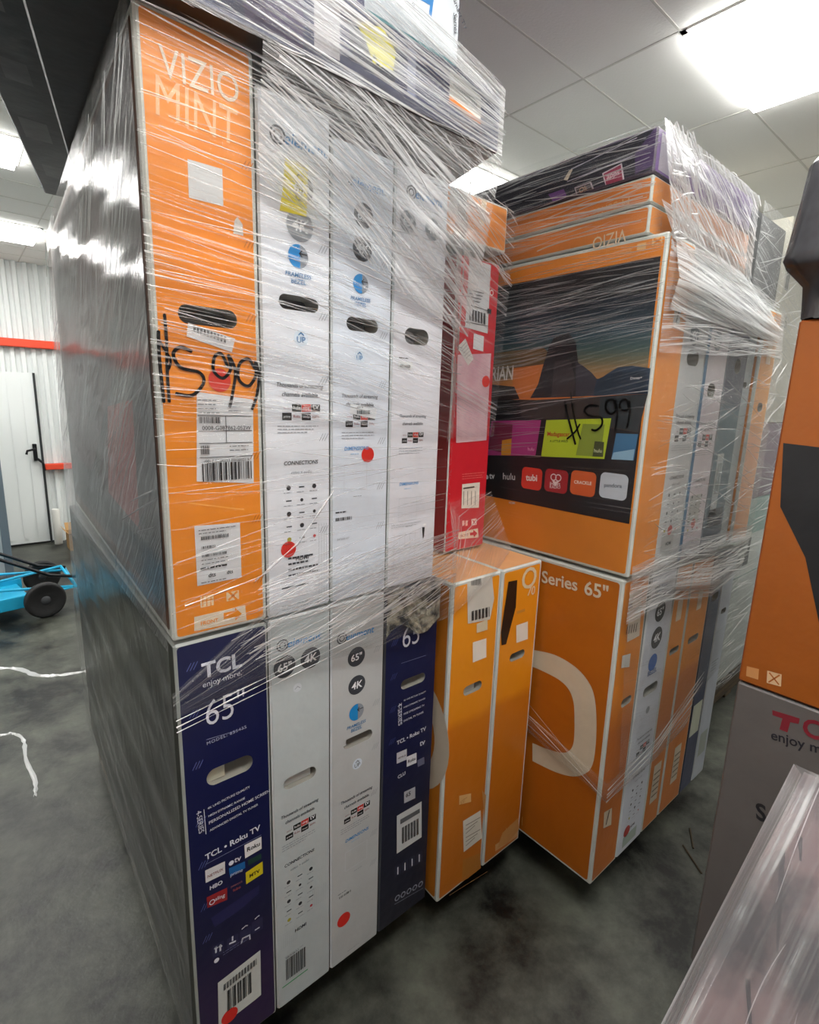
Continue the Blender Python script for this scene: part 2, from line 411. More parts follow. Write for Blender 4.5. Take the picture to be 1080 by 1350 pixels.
class Film(MB):
    def __init__(s): super().__init__(); s.uv = []
    def sheet(s, rows, m, **kw): sheet(s, rows, m, **kw); return s
    def creases(s, quad, n, m, ang=(0, .1), ln=(.1, .4), wd=(.0008, .003), seed=0, out=.004):
        """rolled creases of the film: slim arched ribbons lying on the sheet spanned by quad (bl, br, tr, tl)"""
        rnd = random.Random(seed); A_, B_, C_, D_ = [Vector(q) for q in quad]; W_ = (B_-A_).length; H_ = (D_-A_).length; i = s.mi(m)
        nn = (B_-A_).cross(D_-A_).normalized()
        for _ in range(n):
            u, v = rnd.random(), rnd.random(); a = rnd.uniform(*ang); l = rnd.uniform(*ln); w0 = rnd.uniform(*wd)*rnd.uniform(.5, 1); bow = rnd.uniform(-.006, .006)
            pts = []
            for q in range(9):
                t = q/8-.5; uu = u+math.cos(a)*l*t/W_; vv = v+(math.sin(a)*l*t+bow*(1-4*t*t))/H_
                if -.01 < uu < 1.01 and -.01 < vv < 1.01: pts.append((A_.lerp(B_, uu).lerp(D_.lerp(C_, uu), vv)+nn*out, q/8))
            if len(pts) < 3: continue
            d_ = (pts[-1][0]-pts[0][0]).normalized(); sv = nn.cross(d_).normalized(); k = len(s.V)
            for pnt, t in pts:
                ww = w0*(.15+.85*math.sin(math.pi*t)); 
                for q, h in ((-1, 0), (0, .9), (1, 0)): s.V.append(pnt+sv*ww*q+nn*ww*h); s.uv.append((t*l, q*ww))
            for j in range(len(pts)-1):
                for q in range(2): s.F.append([k+j*3+q, k+j*3+q+1, k+(j+1)*3+q+1, k+(j+1)*3+q]); s.M.append(i)
        return s
    def fold(s, pts, w0, m, nn=(0, -1, 0)):
        """one long rope-like fold through given points"""
        nn = Vector(nn).normalized(); P_ = [Vector(p) for p in pts]; Q = []; i = s.mi(m)
        for a in range(len(P_)-1):
            for q in range(6): Q.append(P_[a].lerp(P_[a+1], q/6))
        Q.append(P_[-1]); k = len(s.V); n = len(Q)
        for j, q_ in enumerate(Q):
            d_ = (Q[min(j+1, n-1)]-Q[max(j-1, 0)]).normalized(); sv = nn.cross(d_).normalized(); ww = w0*(.6+.4*math.sin(j*1.7+w0*999))
            for c, h in ((-1, 0), (-.3, .8), (.4, .6), (1, 0)): s.V.append(q_+sv*ww*c+nn*ww*h); s.uv.append((j*.02, c*ww))
        for j in range(n-1):
            for c in range(3): s.F.append([k+j*4+c, k+j*4+c+1, k+(j+1)*4+c+1, k+(j+1)*4+c]); s.M.append(i)
        return s
    def make(s, name, parent=None): return link_mesh(name, s.V, s.F, s.mats, s.M, parent, True, s.uv)

# ================================================================== THE ROOM
X0, X1, Y0, Y1 = -3.4, 5.6, -4.2, 5.6
concrete = noise_mat('concrete', '#0a0b09', '#5f6258', scale=2.6, detail=12, rough=(.22, .60), bump=.5, lo=.40, hi=.70, nrough=.72, dist=.12)
mb = MB(); mb.box((X0, Y0, -.1), (X1, Y1, 0), concrete); fl = mb.build('floor'); tag(fl, kind='structure')
# ceiling of large tiles in a thin grid
mb = MB(); tile = plain('ceiling_tile', '#f6f6f2', .85, bump=.15, bscale=120); seam = plain('ceiling_seam', '#d9d8d2', .7)
mb.box((X0, Y0, ZC), (X1, Y1, ZC+.1), tile)
TX, TY = .652, .70
gx0, gy0 = 1.66, .04
x = gx0-8*TX
while x < X1:
    if x > X0: mb.box((x-.004, Y0, ZC-.002), (x+.004, Y1, ZC+.01), seam)
    x += TX
y = gy0-6*TY
while y < Y1:
    if y > Y0: mb.box((X0, y-.004, ZC-.002), (X1, y+.004, ZC+.01), seam)
    y += TY/2
tag(mb.build('ceiling'), kind='structure')
steel_w = plain('painted_steel_white', '#dfe3e2', .35); steel_g = plain('painted_steel_grey', '#b9c0c2', .4)
def corrugated(name, xa, xb, y, z0, z1, pitch, depth, m):
    mb = MB(); x = xa; P = []
    while x < xb:
        P += [(x, y), (x+pitch*.35, y), (x+pitch*.5, y-depth), (x+pitch*.85, y-depth)]; x += pitch
    for (ax, ay), (bx, by) in zip(P, P[1:]): mb.poly([(ax, ay, z0), (bx, by, z0), (bx, by, z1), (ax, ay, z1)], m)
    return mb.build(name)
tag(corrugated('wall_back', X0, X1, Y1, 0, ZC, .085, .032, steel_w), kind='structure')
mb = MB(); mb.box((X0-.1, Y0, 0), (X0, Y1, ZC), plain('wall_paint', '#e6e6e0', .8)); tag(mb.build('wall_left'), kind='structure')
mb = MB(); mb.box((X1, Y0, 0), (X1+.1, Y1, ZC), _mc['wall_paint']); tag(mb.build('wall_right'), kind='structure')
mb = MB(); mb.box((X0, Y0-.1, 0), (X1, Y0, ZC), _mc['wall_paint']); tag(mb.build('wall_front'), kind='structure')
# door leaf in the corrugated wall
mb = MB(); dw = plain('door_white', '#e2e6e5', .35)
xd = .02
mb.box((-.48, 5.55, .02), (.365, 5.575, 1.72), dw)
for k in range(7): mb.box((-.44+k*.118, 5.543, .06), (-.40+k*.118, 5.552, 1.68), dw)
d = mb.build('door_1'); tag(d, kind='structure')
mb = MB(); mb.box((.368, 5.535, 0), (.384, 5.585, 1.72), plain('door_gap', '#25282a', .6)); mb.box((-.5, 5.56, 0), (.40, 5.583, .018), _mc['door_gap']); mb.build('door_frame', d)
mb = MB(); bk = plain('black_metal', '#15161a', .35, .4)
mb.box((.30, 5.52, .86), (.335, 5.55, 1.03), bk, .004); mb.tube([(.315, 5.53, .98), (.315, 5.49, .98), (.25, 5.48, .965), (.24, 5.48, .93)], .011, bk)
mb.tube([(.33, 5.52, .88), (.37, 5.50, .84), (.375, 5.50, .76)], .012, bk); mb.build('door_handle', d)
red = plain('orange_red_paint', '#e2492b', .45)
mb = MB()
mb.box((-1.6, 5.50, 1.955), (.70, 5.572, 2.03), red, .006)
o = mb.build('crossbar'); tag(o, 'long orange-red horizontal bar high across the white ribbed wall', 'crossbar')
mb = MB(); mb.box((.385, 5.50, .765), (.62, 5.572, .825), red, .006)
o = mb.build('crossbar'); tag(o, 'short orange-red bar low on the ribbed wall, right of the door handle', 'crossbar')
mb = MB(); mb.tube([(.59, 5.52, .80), (.635, 5.52, .80)], .012, bk); mb.build('bolt', o)

# ceiling lights (the lamps of the room, plus one added over the aisle)
def emis(name, c, s):
    m, nt, out = new_mat(name); e = node(nt, 'ShaderNodeEmission'); e.inputs[0].default_value = c; e.inputs[1].default_value = s
    nt.links.new(e.outputs[0], out.inputs[0]); return m
lampm = emis('light_diffuser', (1, .985, .95, 1), PANEL_STRENGTH)
def ceiling_light(xa, xb, ya, yb, label, group=None):
    r = bpy.data.objects.new('ceiling_light', None); COL.objects.link(r); cx, cy = (xa+xb)/2, (ya+yb)/2; r.location = (cx, cy, ZC)
    tag(r, label, 'ceiling light', group)
    a, b = (xb-xa)/2, (yb-ya)/2; fm = plain('light_frame', '#f2f2ee', .4)
    mb = MB()
    for q in ((-a, -b, a, -b+.018), (-a, b-.018, a, b), (-a, -b, -a+.018, b), (a-.018, -b, a, b)): mb.box((q[0], q[1], -.006), (q[2], q[3], -.0005), fm)
    mb.build('frame', r)
    mb = MB(); mb.box((-a+.018, -b+.018, -.030), (a-.018, b-.018, -.002), lampm); mb.build('diffuser', r)
ceiling_light(1.66, 2.31, -.66, .04, 'large glowing square light panel in the top right corner of the ceiling')
ceiling_light(1.66, 2.95, 1.165, 1.80, 'glowing ceiling panel half hidden behind the plum box atop the screen-picture pallet')
ceiling_light(-1.1, .15, 2.50, 2.92, 'glowing panel at the left edge, upper of the two lights above the white ribbed wall')
ceiling_light(-.85, .40, 4.16, 4.68, 'glowing panel at the left edge, lower of the two lights above the white ribbed wall')
for (x, y) in ((.30, -.95), (-2.3, .9), (-.35, -3.0), (4.2, -1.4), (4.2, 1.0), (2.2, 4.1), (4.2, 3.7), (-2.4, 2.4)):  # first panel added over the aisle to brighten the stack's top
    ceiling_light(x-.6, x+.6, y-.3, y+.3, 'unseen ceiling light panel further along the ceiling', 'ceiling lights outside the picture')

# ================================================================== PALLET 1 (front left, the $599 stack)
OR = '#e58a1f'; WH = '#dfe3ea'; NV = '#1b2154'
wood = noise_mat('pallet_wood', '#2e261b', '#5a4a33', scale=5, rough=(.7, .9), bump=.4, stretch=(1, 8, 8))
wood2 = wood
def pallet(loc, W, D, label, H=.118, rot=0):
    mb = MB(); n = max(3, int(W/.14))
    for k in range(n): 
        x = k*(W-.09)/(n-1); mb.box((x, 0, H-.02), (x+.09, D, H), wood, .002)
    for y in (0, D/2-.02, D-.04): mb.box((0, y, .022), (W, y+.04, H-.0205), wood, .002)
    for k in range(3):
        x = k*(W-.09)/2; mb.box((x, 0, 0), (x+.09, D, .0215), wood, .002)
    o = mb.build('wooden_pallet'); o.location = loc; o.rotation_euler = (0, 0, rot); tag(o, label, 'pallet'); return o
pallet((.06, .28, 0), .88, 1.15, 'wooden pallet in deep shadow under the $599 stack')
ZB = .12
def grip_tape(k, c='#aab0b4'):
    pass
def staples(k, u, vs, c='#8f959c'):
    for v in vs:
        for q in range(3): k.line([(u+q*.006, v), (u+.008+q*.006, v+.014)], .0012, c, 2)

# ---- white streaming-TV cartons, same print in several arrangements
LOGO = '#2f86c4'; GR = '#3b3f45'; TXT = '#2c2f36'
def el_logo(k, u, v, s=.1, c=LOGO):
    k.flush('printed_text')
    k.ring(u-s*.40, v+s*.09, s*.15, s*.035, GR, 2); k.ring(u-s*.40, v+s*.09, s*.085, s*.03, GR, 2)
    k.text('element', u+s*.16, v, c, width=s*.86, bold=.02, italic=.15, L=3)
    k.flush('logo')
def el_disc(k, u, v, r, s, c=GR):
    k.flush('printed_text')
    k.disc(u, v, r, c, 2); k.text(s, u, v-r*.36, '#e8ebee', width=r*1.25, bold=.03, L=3, italic=.1 if 'K' in s else 0)
    k.flush('size_disc')
def el_bezel(k, u, v, r):
    k.flush('printed_text')
    k.disc(u, v, r, '#8b929a', 2)
    a = [(u+r*math.cos(t), v+r*math.sin(t)) for t in [math.radians(80+200*i/16) for i in range(17)]]
    k.poly(a, '#1f86c9', 3); k.line([(u+r*.1, v+r*.25), (u+r*.85, v+r*.25)], .002, TXT, 4); k.line([(u+.1*r, v+r*.25), (u+r*.35, v+r*.5)], .002, TXT, 4); k.line([(u+.1*r, v+r*.25), (u+r*.35, v)], .002, TXT, 4)
    k.text('FRAMELESS', u, v-r*1.75, '#2a6ea3', width=r*2.6, bold=.02, italic=.15); k.text('BEZEL', u, v-r*2.3, '#2a6ea3', width=r*1.5, bold=.02, italic=.15)
    k.flush('bezel_icon')
def el_up(k, u, v, r, c='#2a6ea3'):
    k.flush('printed_text')
    k.disc(u, v, r, '#cfdbe6', 1.5); k.text('UP', u, v-r*.55, c, width=r*1.2, bold=.03); k.line([(u-r*.35, v+r*.35), (u, v+r*.65), (u+r*.35, v+r*.35)], .0022, c, 3)
    k.flush('up_mark')
def el_apps(k, u, v, w_):
    k.flush('printed_text')
    k.text('Thousands of streaming', u, v, TXT, width=w_*1.2, bold=.02, italic=.2, hs=1.15); k.text('channels available.', u, v-.017, TXT, width=w_*.95, bold=.02, italic=.2, hs=1.1)
    tw = w_/4.2; th = tw*.72; y = v-.045
    for r, row in enumerate(((None, '#18221f', '#c73a2c', '#16181b'), ('#16181b', None, '#16181b', None))):
        for i, c in enumerate(row):
            x = u-w_/2+tw*.1+i*w_/4; s = (('NETFLIX', 'hulu', 'sling', 'tv'), ('prime', 'Roku', 'Disney+', 'ESPN'))[r][i]
            if c: k.rect(x, y-r*th*1.15, tw, th, c, 2)
            k.text(s, x+tw/2, y-r*th*1.15+th*.35, '#dcdfe2' if c else '#8e3b3b', width=tw*.72, bold=.02, L=3)
    k.fine(u-w_*.6, y-th*1.15-.012, w_*1.2, 3, '#8a9097', dv=.006, seed=3)
    k.flush('app_icons')
def el_conn(k, u, v, w_):
    k.flush('printed_text')
    k.text('CONNECTIONS', u, v, TXT, width=w_, bold=.03, italic=.18); k.text('video + audio', u, v-.018, '#6a7078', width=w_*.62, italic=.15)
    rnd = random.Random(4)
    for r in range(5):
        for c in range(3):
            x = u-w_*.38+c*w_*.38; y = v-.045-r*.026
            if (r+c) % 2 == 0: k.disc(x, y, .0035 if (r*c) % 3 else .0048, '#2a2c31' if r < 4 else ('#a8a23a', '#8b9097', '#b8383f')[c], 2, 12)
            else: k.rect(x-.006, y-.001, .012, .0025, '#3a3d43', 2)
            k.fine(x-.011, y-.010, .022, 1, '#8d939a', seed=r*3+c)
    k.text('HDMI', u, v-.195, TXT, width=w_*.4, bold=.03, italic=.1)
    k.flush('connection_chart')
def el_dim(k, u, v, w_):
    k.flush('printed_text')
    k.text('DIMENSIONS', u, v, LOGO, width=w_, bold=.025, italic=.15); k.fine(u-w_*.25, v-.009, w_*.5, 1, '#7fb0d6')
    k.frame(u-w_*.5, v-.085, w_*.95, .055, .0008, '#c2c8ce', 2); k.fine(u-w_*.12, v-.10, w_*.5, 1, '#8e959c')
    k.flush('dimension_chart')
def el_box(loc, w_, h, label, kind='a', group=None, d=1.45, hole=None, fill=None, parts=None, shear=0, rot=(0, 0, 0), hc='#202326', color=WH):
    B = Box('television_box', loc, (w_, d, h), '#d3d8da', label, group, rot, shear, hole=hole or (.073/.15*w_, .60*h/.92, .085*w_/.15, .030), hole_col=hc, hole_fill=fill, category='box')
    B.panel('front', color, .0035, 'printed_panel')
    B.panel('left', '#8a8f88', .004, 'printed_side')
    if parts:
        k = Ink(B, 'front'); parts(k, w_, h); k.done('printed_artwork')
    return B

# ---- orange carton with the price written on it (top row, far left)
kt = .05
A = Box('television_box', (0, 0, 1.112), (.178, 1.5, .978), BODY, 'orange television box with $599 in black marker over white shipping labels', None, (0, 0, 0), kt,
        hole=(.088, .56, .098, .030), hole_col='#3c4240')
# hand hole position taken from the photograph
A.panel('front', OR, .0075)
side = Ink(A, 'left')
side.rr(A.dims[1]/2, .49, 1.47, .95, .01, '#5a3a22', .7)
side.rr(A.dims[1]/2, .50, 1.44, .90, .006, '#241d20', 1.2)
side.poly([(.1, .2), (.62, .2), (1.2, .52), (1.1, .86), (.5, .7), (.1, .5)], '#4a3034', 1.6); side.poly([(.9, .18), (1.28, .16), (1.30, .42), (1.0, .40)], '#8d2a22', 2)
side.poly([(.75, .48), (1.05, .42), (1.2, .62), (.95, .75)], '#5a4a4c', 2.2); side.rect(1.12, .5, .1, .08, '#3a4a50', 2.2)
side.done('printed_side')
k = Ink(A, 'front', (160, 0, 2.16))
cr = '#d9cdb8'
k.ptext('VIZIO', (110, 215), (335, 300), cr, hs=1.25)
k.flush('logo')
k.ptext('MINT', (98, 325), (330, 418), '#e8b98a', hs=1.45, L=2)
k.flush('faded_print')
k.v = (180, 400, 2.25)
k.ptext('FRONT', (190, 955), (242, 943), OR, bold=.03, L=3); k.ppoly([(171, 930), (322, 895), (326, 940), (171, 972)], cr, 1.6)
k.ppoly([(258, 918), (292, 911), (291, 901), (312, 920), (293, 940), (292, 929), (258, 936)], OR, 3)
k.flush('front_arrow')
k.prect((190, 903), (228, 862), '#e2c79c', 1.6); k.prect((267, 884), (303, 850), '#e2c79c', 1.6)
k.pline([(274, 878), (297, 855)], .004, OR, 3); k.pline([(274, 855), (297, 878)], .004, OR, 3)
for q in range(3): k.pline([(196+q*12, 897), (196+q*12, 868)], .0016, OR, 3)
k.pline([(194, 883), (226, 877)], .0016, OR, 3)
k.ppoly([(155, 590), (320, 610), (320, 614), (155, 594)], '#f0a648', 1.4)
k.done('printed_artwork')
k = Ink(A, 'front', (160, 0, 2.16)); k.ppoly([(188, 453), (287, 482), (290, 588), (192, 563)], '#c9ced0', 2); k.done('blank_sticker', 'pale square sticker above the hand hole')
k = Ink(A, 'front', (160, 0, 2.16), .0009); k.ppoly([(322, 628), (330, 618), (345, 640), (347, 672), (318, 665)], '#cfd0cc', 1); k.done('torn_paper')
def ship_label(B, pts, view, label=None, big=True):
    k = Ink(B, 'front', view, .0012); uv = [k.P(*p) for p in pts]; u0 = sum(p[0] for p in uv[::3])/2; u1 = sum(p[0] for p in uv[1:3])/2; v1 = (uv[0][1]+uv[1][1])/2; v0 = (uv[2][1]+uv[3][1])/2
    k.poly(uv, '#d6dade', 1); w_, h = u1-u0, v1-v0
    return k, u0, v0, w_, h
k, u, v, w_, h = ship_label(A, [(178, 262), (345, 285), (347, 533), (178, 528)], (180, 400, 2.25))
for f in (.30, .46, .60, .77): k.rect(u+.003, v+h*f, w_-.006, .0012, '#3a3d42', 2)
k.rect(u+w_*.5, v+h*.46, .001, h*.31, '#3a3d42', 2)
k.bars(u+w_*.06, v+h*.03, w_*.88, h*.21); k.text('0008-G087862-052W', u+w_*.52, v+h*.615, '#222428', width=w_*.86, bold=.01); k.bars(u+.005, v+h*.69, w_*.36, h*.07, n=24); k.bars(u+.005, v+h*.34, w_*.15, h*.1, n=12)
k.fine(u+.004, v+h*.94, w_*.4, 4, '#55585d', dv=.007); k.fine(u+w_*.55, v+h*.92, w_*.3, 3, '#8a8d92', dv=.007); k.fine(u+w_*.55, v+h*.42, w_*.35, 2, dv=.007); k.text('(00) 0 00 00253 00000021 9', u+w_*.5, v+h*.245, '#222428', width=w_*.8)
k.done('shipping_label', 'large white shipping label with barcodes')
k, u, v, w_, h = ship_label(A, [(171, 660), (306, 650), (311, 812), (180, 838)], (180, 400, 2.25))
k.bars(u+w_*.12, v+h*.77, w_*.6, h*.06, n=40); k.fine(u+.006, v+h*.93, w_*.85, 2, dv=.006); k.bars(u+w_*.12, v+h*.62, w_*.3, h*.045, n=20); k.bars(u+w_*.12, v+h*.48, w_*.55, h*.045, n=40)
k.fine(u+w_*.1, v+h*.42, w_*.6, 3, dv=.007); k.text('dts', u+w_*.32, v+h*.12, '#15171a', width=w_*.16, bold=.03); k.text('dts', u+w_*.72, v+h*.12, '#15171a', width=w_*.14, bold=.03); k.fine(u+.006, v+h*.27, w_*.85, 1, '#15171a', t=.003); k.fine(u+.006, v+.004, w_*.8, 1)
k.done('product_label', 'white product label with small print')
k = Ink(A, 'front', (180, 400, 2.25), .0014); k.ppoly([(152, 57), (292, 105), (282, 145), (148, 98)], '#d6dade', 1)
(u0, v0), (u1, v1) = k.P(165, 62), k.P(265, 98)
for q in range(30):
    t = q/30; x, y = 165+100*t, 64+36*t
    if q % 3: k.ppoly([(x, y), (x+2.2, y+.8), (x+1.2, y+19), (x-1, y+18)], '#1c1e22', 2)
k.done('barcode_strip', 'slanted white barcode strip above the price')
k = Ink(A, 'front', (180, 400, 2.25), .0018); (u, v) = k.P(246, 228); k.disc(u, v, .0195, '#c8321f', 1); k.done('round_sticker', 'red round sticker under the price')
k = Ink(A, 'front', (180, 400, 2.25), .0022); bkm = plain('marker_ink', '#0c0c0e', .35)
def stroke(k, pts, w0):
    # rounded marker stroke along a smooth path through picked points
    P = [k.P(*p) for p in pts]; Q = []
    for i in range(len(P)-1):
        p0, p1, p2, p3 = P[max(i-1, 0)], P[i], P[i+1], P[min(i+2, len(P)-1)]
        for s in range(6):
            t = s/6; Q.append(tuple(.5*((2*p1[j])+(-p0[j]+p2[j])*t+(2*p0[j]-5*p1[j]+4*p2[j]-p3[j])*t*t+(-p0[j]+3*p1[j]-3*p2[j]+p3[j])*t**3) for j in (0, 1)))
    Q.append(P[-1]); k.line(Q, w0, bkm, 1)
    for q in Q[::2]: k.disc(q[0], q[1], w0/2, bkm, 1, 8)
stroke(k, [(64, 85), (66, 150), (72, 215), (80, 290)], .0055); stroke(k, [(82, 35), (88, 110), (90, 200), (96, 290)], .005)
stroke(k, [(66, 110), (82, 135), (100, 170), (92, 200)], .004)
stroke(k, [(160, 142), (130, 130), (108, 150), (130, 190), (185, 205), (198, 235), (165, 272), (118, 268)], .0055)
stroke(k, [(268, 185), (250, 150), (230, 160), (228, 200), (255, 222), (278, 195), (272, 155), (292, 200), (285, 260), (276, 305)], .0055)
stroke(k, [(348, 190), (330, 165), (304, 180), (302, 225), (330, 245), (352, 215), (352, 175), (362, 215), (356, 270), (342, 312)], .0055)
k.done('price_marking', 'handwritten $599 in black marker')
k = Ink(A, 'front', (180, 400, 2.25), .0008); staples(k, .153, (.08, .2, .32, .44, .56, .68, .8), '#b06a18'); k.done('staples')

# ---- white cartons, top row
xs = [.181, .327, .478, .648]
def fA(k, W, H):
    el_logo(k, .078, .862, .10); el_disc(k, .083, .800, .024, '65"', '#5a5f66'); el_disc(k, .079, .737, .027, '4K', '#8b9197'); el_bezel(k, .075, .685, .0205); el_up(k, .079, .543, .015)
    el_apps(k, .077, .452, .083); el_conn(k, .077, .305, .075); k.fine(.045, .115, .07, 4, '#3c3f45', dv=.012, t=.004, seed=5); k.rect(.03, .055, .06, .003, '#3c3f45', 2); k.fine(.03, .018, .09, 3, '#9aa0a6', dv=.008)
    for q in range(4): k.line([(.116+q*.006, .02), (.116+q*.006, .18)], .0007, '#a9afb5', 2)
    staples(k, .118, (.46, .35, .16, .58, .7))
WA = el_box((xs[0], 0, 1.112), xs[1]-xs[0]-.003, .935, 'white television box with a torn yellow sticker, right beside the orange $599 box', hole=(.076, .604, .082, .026), parts=fA, shear=kt)
k = Ink(WA, 'front', (345, 170, 4.09), .0012); k.ppoly([(125, 155), (250, 200), (240, 475), (95, 440), (112, 330)], '#e3d22f', 1); k.ptext('USED', (188, 240), (178, 380), '#3a3718', L=2); k.done('yellow_sticker', 'torn yellow sticker')
k = Ink(WA, 'front', (345, 490, 4.09), .0012); u, v = k.P(144, 958); k.disc(u, v, .0165, '#d2281c', 1); k.done('round_sticker', 'red round sticker')
def fB(k, W, H):
    el_logo(k, .070, .833, .09); el_disc(k, .073, .786, .023, '65"'); el_disc(k, .071, .725, .023, '4K'); el_bezel(k, .068, .660, .0185); el_up(k, .067, .520, .013)
    el_apps(k, .070, .437, .076); el_dim(k, .062, .329, .062); k.fine(.010, .197, .04, 1, '#2c2f36', t=.003); k.bars(.010, .180, .042, .007, n=20); k.text('E4T65R-K7', .03, .137, '#6f757c', width=.03)
    staples(k, .118, (.46, .34, .24, .15, .56, .7))
WB = el_box((xs[1], 0, 1.112), xs[2]-xs[1]-.003, .905, 'white television box with a red dot over the word DIMENSIONS', hole=(.074, .582, .078, .026), parts=fB, shear=kt, color='#d7dee8')
k = Ink(WB, 'front', (345, 490, 4.09), .0012); u, v = k.P(571, 447); k.disc(u, v, .0165, '#d2281c', 1); k.done('round_sticker', 'red round sticker')
k = Ink(WB, 'front', (345, 490, 4.09), .0014); k.ppoly([(478, 170), (618, 205), (612, 255), (474, 225)], '#dfe3e6', 1); u, v = k.P(508, 225); k.bars(u, v-.001, .035, .008, n=26); k.fine(u, v+.012, .025, 1); k.done('barcode_label', 'small white barcode label over the app names')
def fC(k, W, H):
    el_disc(k, .035, .80, .022, '65"', '#74797f'); el_disc(k, .105, .80, .022, '4K', '#74797f'); el_logo(k, .078, .85, .09)
    el_apps(k, .066, .398, .066); el_dim(k, .060, .243, .058); k.fine(.01, .150, .09, 2, '#a8adb3'); k.fine(.02, .525, .04, 1, '#3c3f45', t=.002)
    for q in range(5): k.line([(.02+q*.016, .02), (.02+q*.016, .13)], .0006, '#b4b9be', 2)
WC = el_box((xs[2], 0, 1.112), xs[3]-xs[2]-.02, .905, 'white television box in the top row, between the red-dotted white box and the red box', hole=(.070, .574, .070, .034), parts=fC, shear=kt, hc='#33363a', color='#dcdde4')
k = Ink(WC, 'front', (345, 170, 4.09), .0012); k.prect((735, 1290), (815, 1258), '#d9dcdd'); u, v = k.P(742, 1284); k.bars(u, v, .03, .006, n=22); k.done('barcode_label', 'small white barcode label under the hand hole')
k = Ink(WC, 'front', (345, 490, 4.09), .0012); k.ppoly([(864, 838), (878, 838), (874, 890), (868, 900)], '#1a1b1f'); u, v = k.P(876, 824); k.disc(u, v, .005, '#eceef0', 1.5, ry=.003); k.done('tear_tab', 'small dark zip-shaped mark')

# ---- bottom row of pallet 1
def tcl_side(B):
    k = Ink(B, 'left'); k.rr(k.f.w/2, k.f.h/2, k.f.w-.012, k.f.h-.012, .006, '#2f302a', .7)
    k.poly([(.02, .05), (.3, .05), (1.2, .93), (.6, .93)], '#42433b', 1.5); k.poly([(.9, .02), (1.15, .02), (1.45, .7), (1.45, .93), (1.32, .93)], '#1d1d1a', 1.5)
    k.done('printed_side')
T1 = Box('television_box', (0, 0, ZB), (.178, 1.5, .985), '#9aa09c', 'navy television box lettered 65 directly under the orange $599 box', None, (0, 0, 0), .035,
         hole=(.092, .692, .094, .036), hole_col='#2a2b20', hole_fill=(.42, '#a9aa98'))
nvg = grad('navy_to_plum', [(0, '#2e1840'), (.22, '#281a40'), (.34, '#191838'), (.60, '#0e1440'), (.78, '#0c1240'), (1, '#171d44')])
T1.panel('front', nvg, .005); tcl_side(T1)
k = Ink(T1, 'front', (220, 850, 5.4)); wt = '#ced2de'
k.ptext('TCL', (250, 240), (535, 150), wt, bold=.05, hs=1.0); k.ptext('enjoy more.', (255, 305), (533, 212), wt, bold=.01)
k.ptext('65"', (280, 580), (555, 480), wt, hs=1.25, bold=-.012); k.pline([(280, 675), (565, 590)], .0007, '#9aa2c4'); k.ptext('MODEL: 65S435', (285, 712), (565, 590), '#aab0cc', hs=.9, spacing=1.2)
k.ptext('4K UHD PICTURE QUALITY', (290, 1172), (590, 1015), wt, bold=.01); k.ptext('HIGH DYNAMIC RANGE', (295, 1226), (555, 1095), wt, bold=.01)
k.ptext('PERSONALIZED HOME SCREEN', (300, 1276), (730, 1045), wt, bold=.01); k.ptext('ADVANCED DIGITAL TV TUNER', (305, 1328), (648, 1140), wt, bold=.01)
k.ptext('4-SERIES', (207, 1190), (228, 1345), wt, L=3); k.pline([(263, 1172), (278, 1345)], .0012, wt)
k.flush('printed_lettering')
k.v = (230, 1090, 4.91)
k.ptext('TCL • Roku TV', (200, 215), (555, 15), wt, bold=.035, hs=1.0)
k.pline([(200, 243), (560, 52)], .0010, '#7d85a8')
k.ppoly([(198, 282), (326, 222), (328, 300), (202, 362)], '#cfd0d2', 2); k.ptext('NETFLIX', (213, 330), (316, 278), '#7d2a2c', bold=.02)
k.ptext('tv', (385, 232), (430, 212), wt, bold=.03); u, v = k.P(367, 232); k.disc(u, v, .0055, wt, 3)
k.ppoly([(452, 118), (562, 62), (564, 140), (457, 203)], '#d8d9da', 2); k.ptext('Roku', (468, 160), (552, 118), '#1d1d22', bold=.05)
k.ptext('HBO', (228, 408), (310, 365), wt, bold=.05); k.ppoly([(352, 268), (455, 222), (458, 265), (358, 322)], '#1c5f9c', 2); k.ptext('prime', (362, 320), (440, 285), wt)
k.ppoly([(460, 296), (570, 222), (572, 300), (464, 370)], '#cdbf1e', 2); k.ptext('MTV', (485, 328), (552, 290), '#2c1d10', bold=.06)
k.ppoly([(475, 215), (560, 172), (562, 205), (478, 250)], '#1c3a33', 2)
k.ppoly([(208, 455), (340, 392), (342, 470), (212, 525)], '#8e2326', 2); k.ptext('sling', (262, 478), (325, 448), wt, bold=.02); u, v = k.P(243, 485); k.ring(u, v, .006, .0018, wt, 3)
k.ptext('peacock', (365, 392), (440, 355), '#8d5c62', bold=.02); k.ptext('fubo', (378, 420), (428, 392), '#9a4a4c', bold=.03)
k.flush('app_icons')
k.poly([k.P(*p) for p in ((235, 590), (550, 375), (545, 430), (420, 540), (260, 650))], '#242350', 1.4)
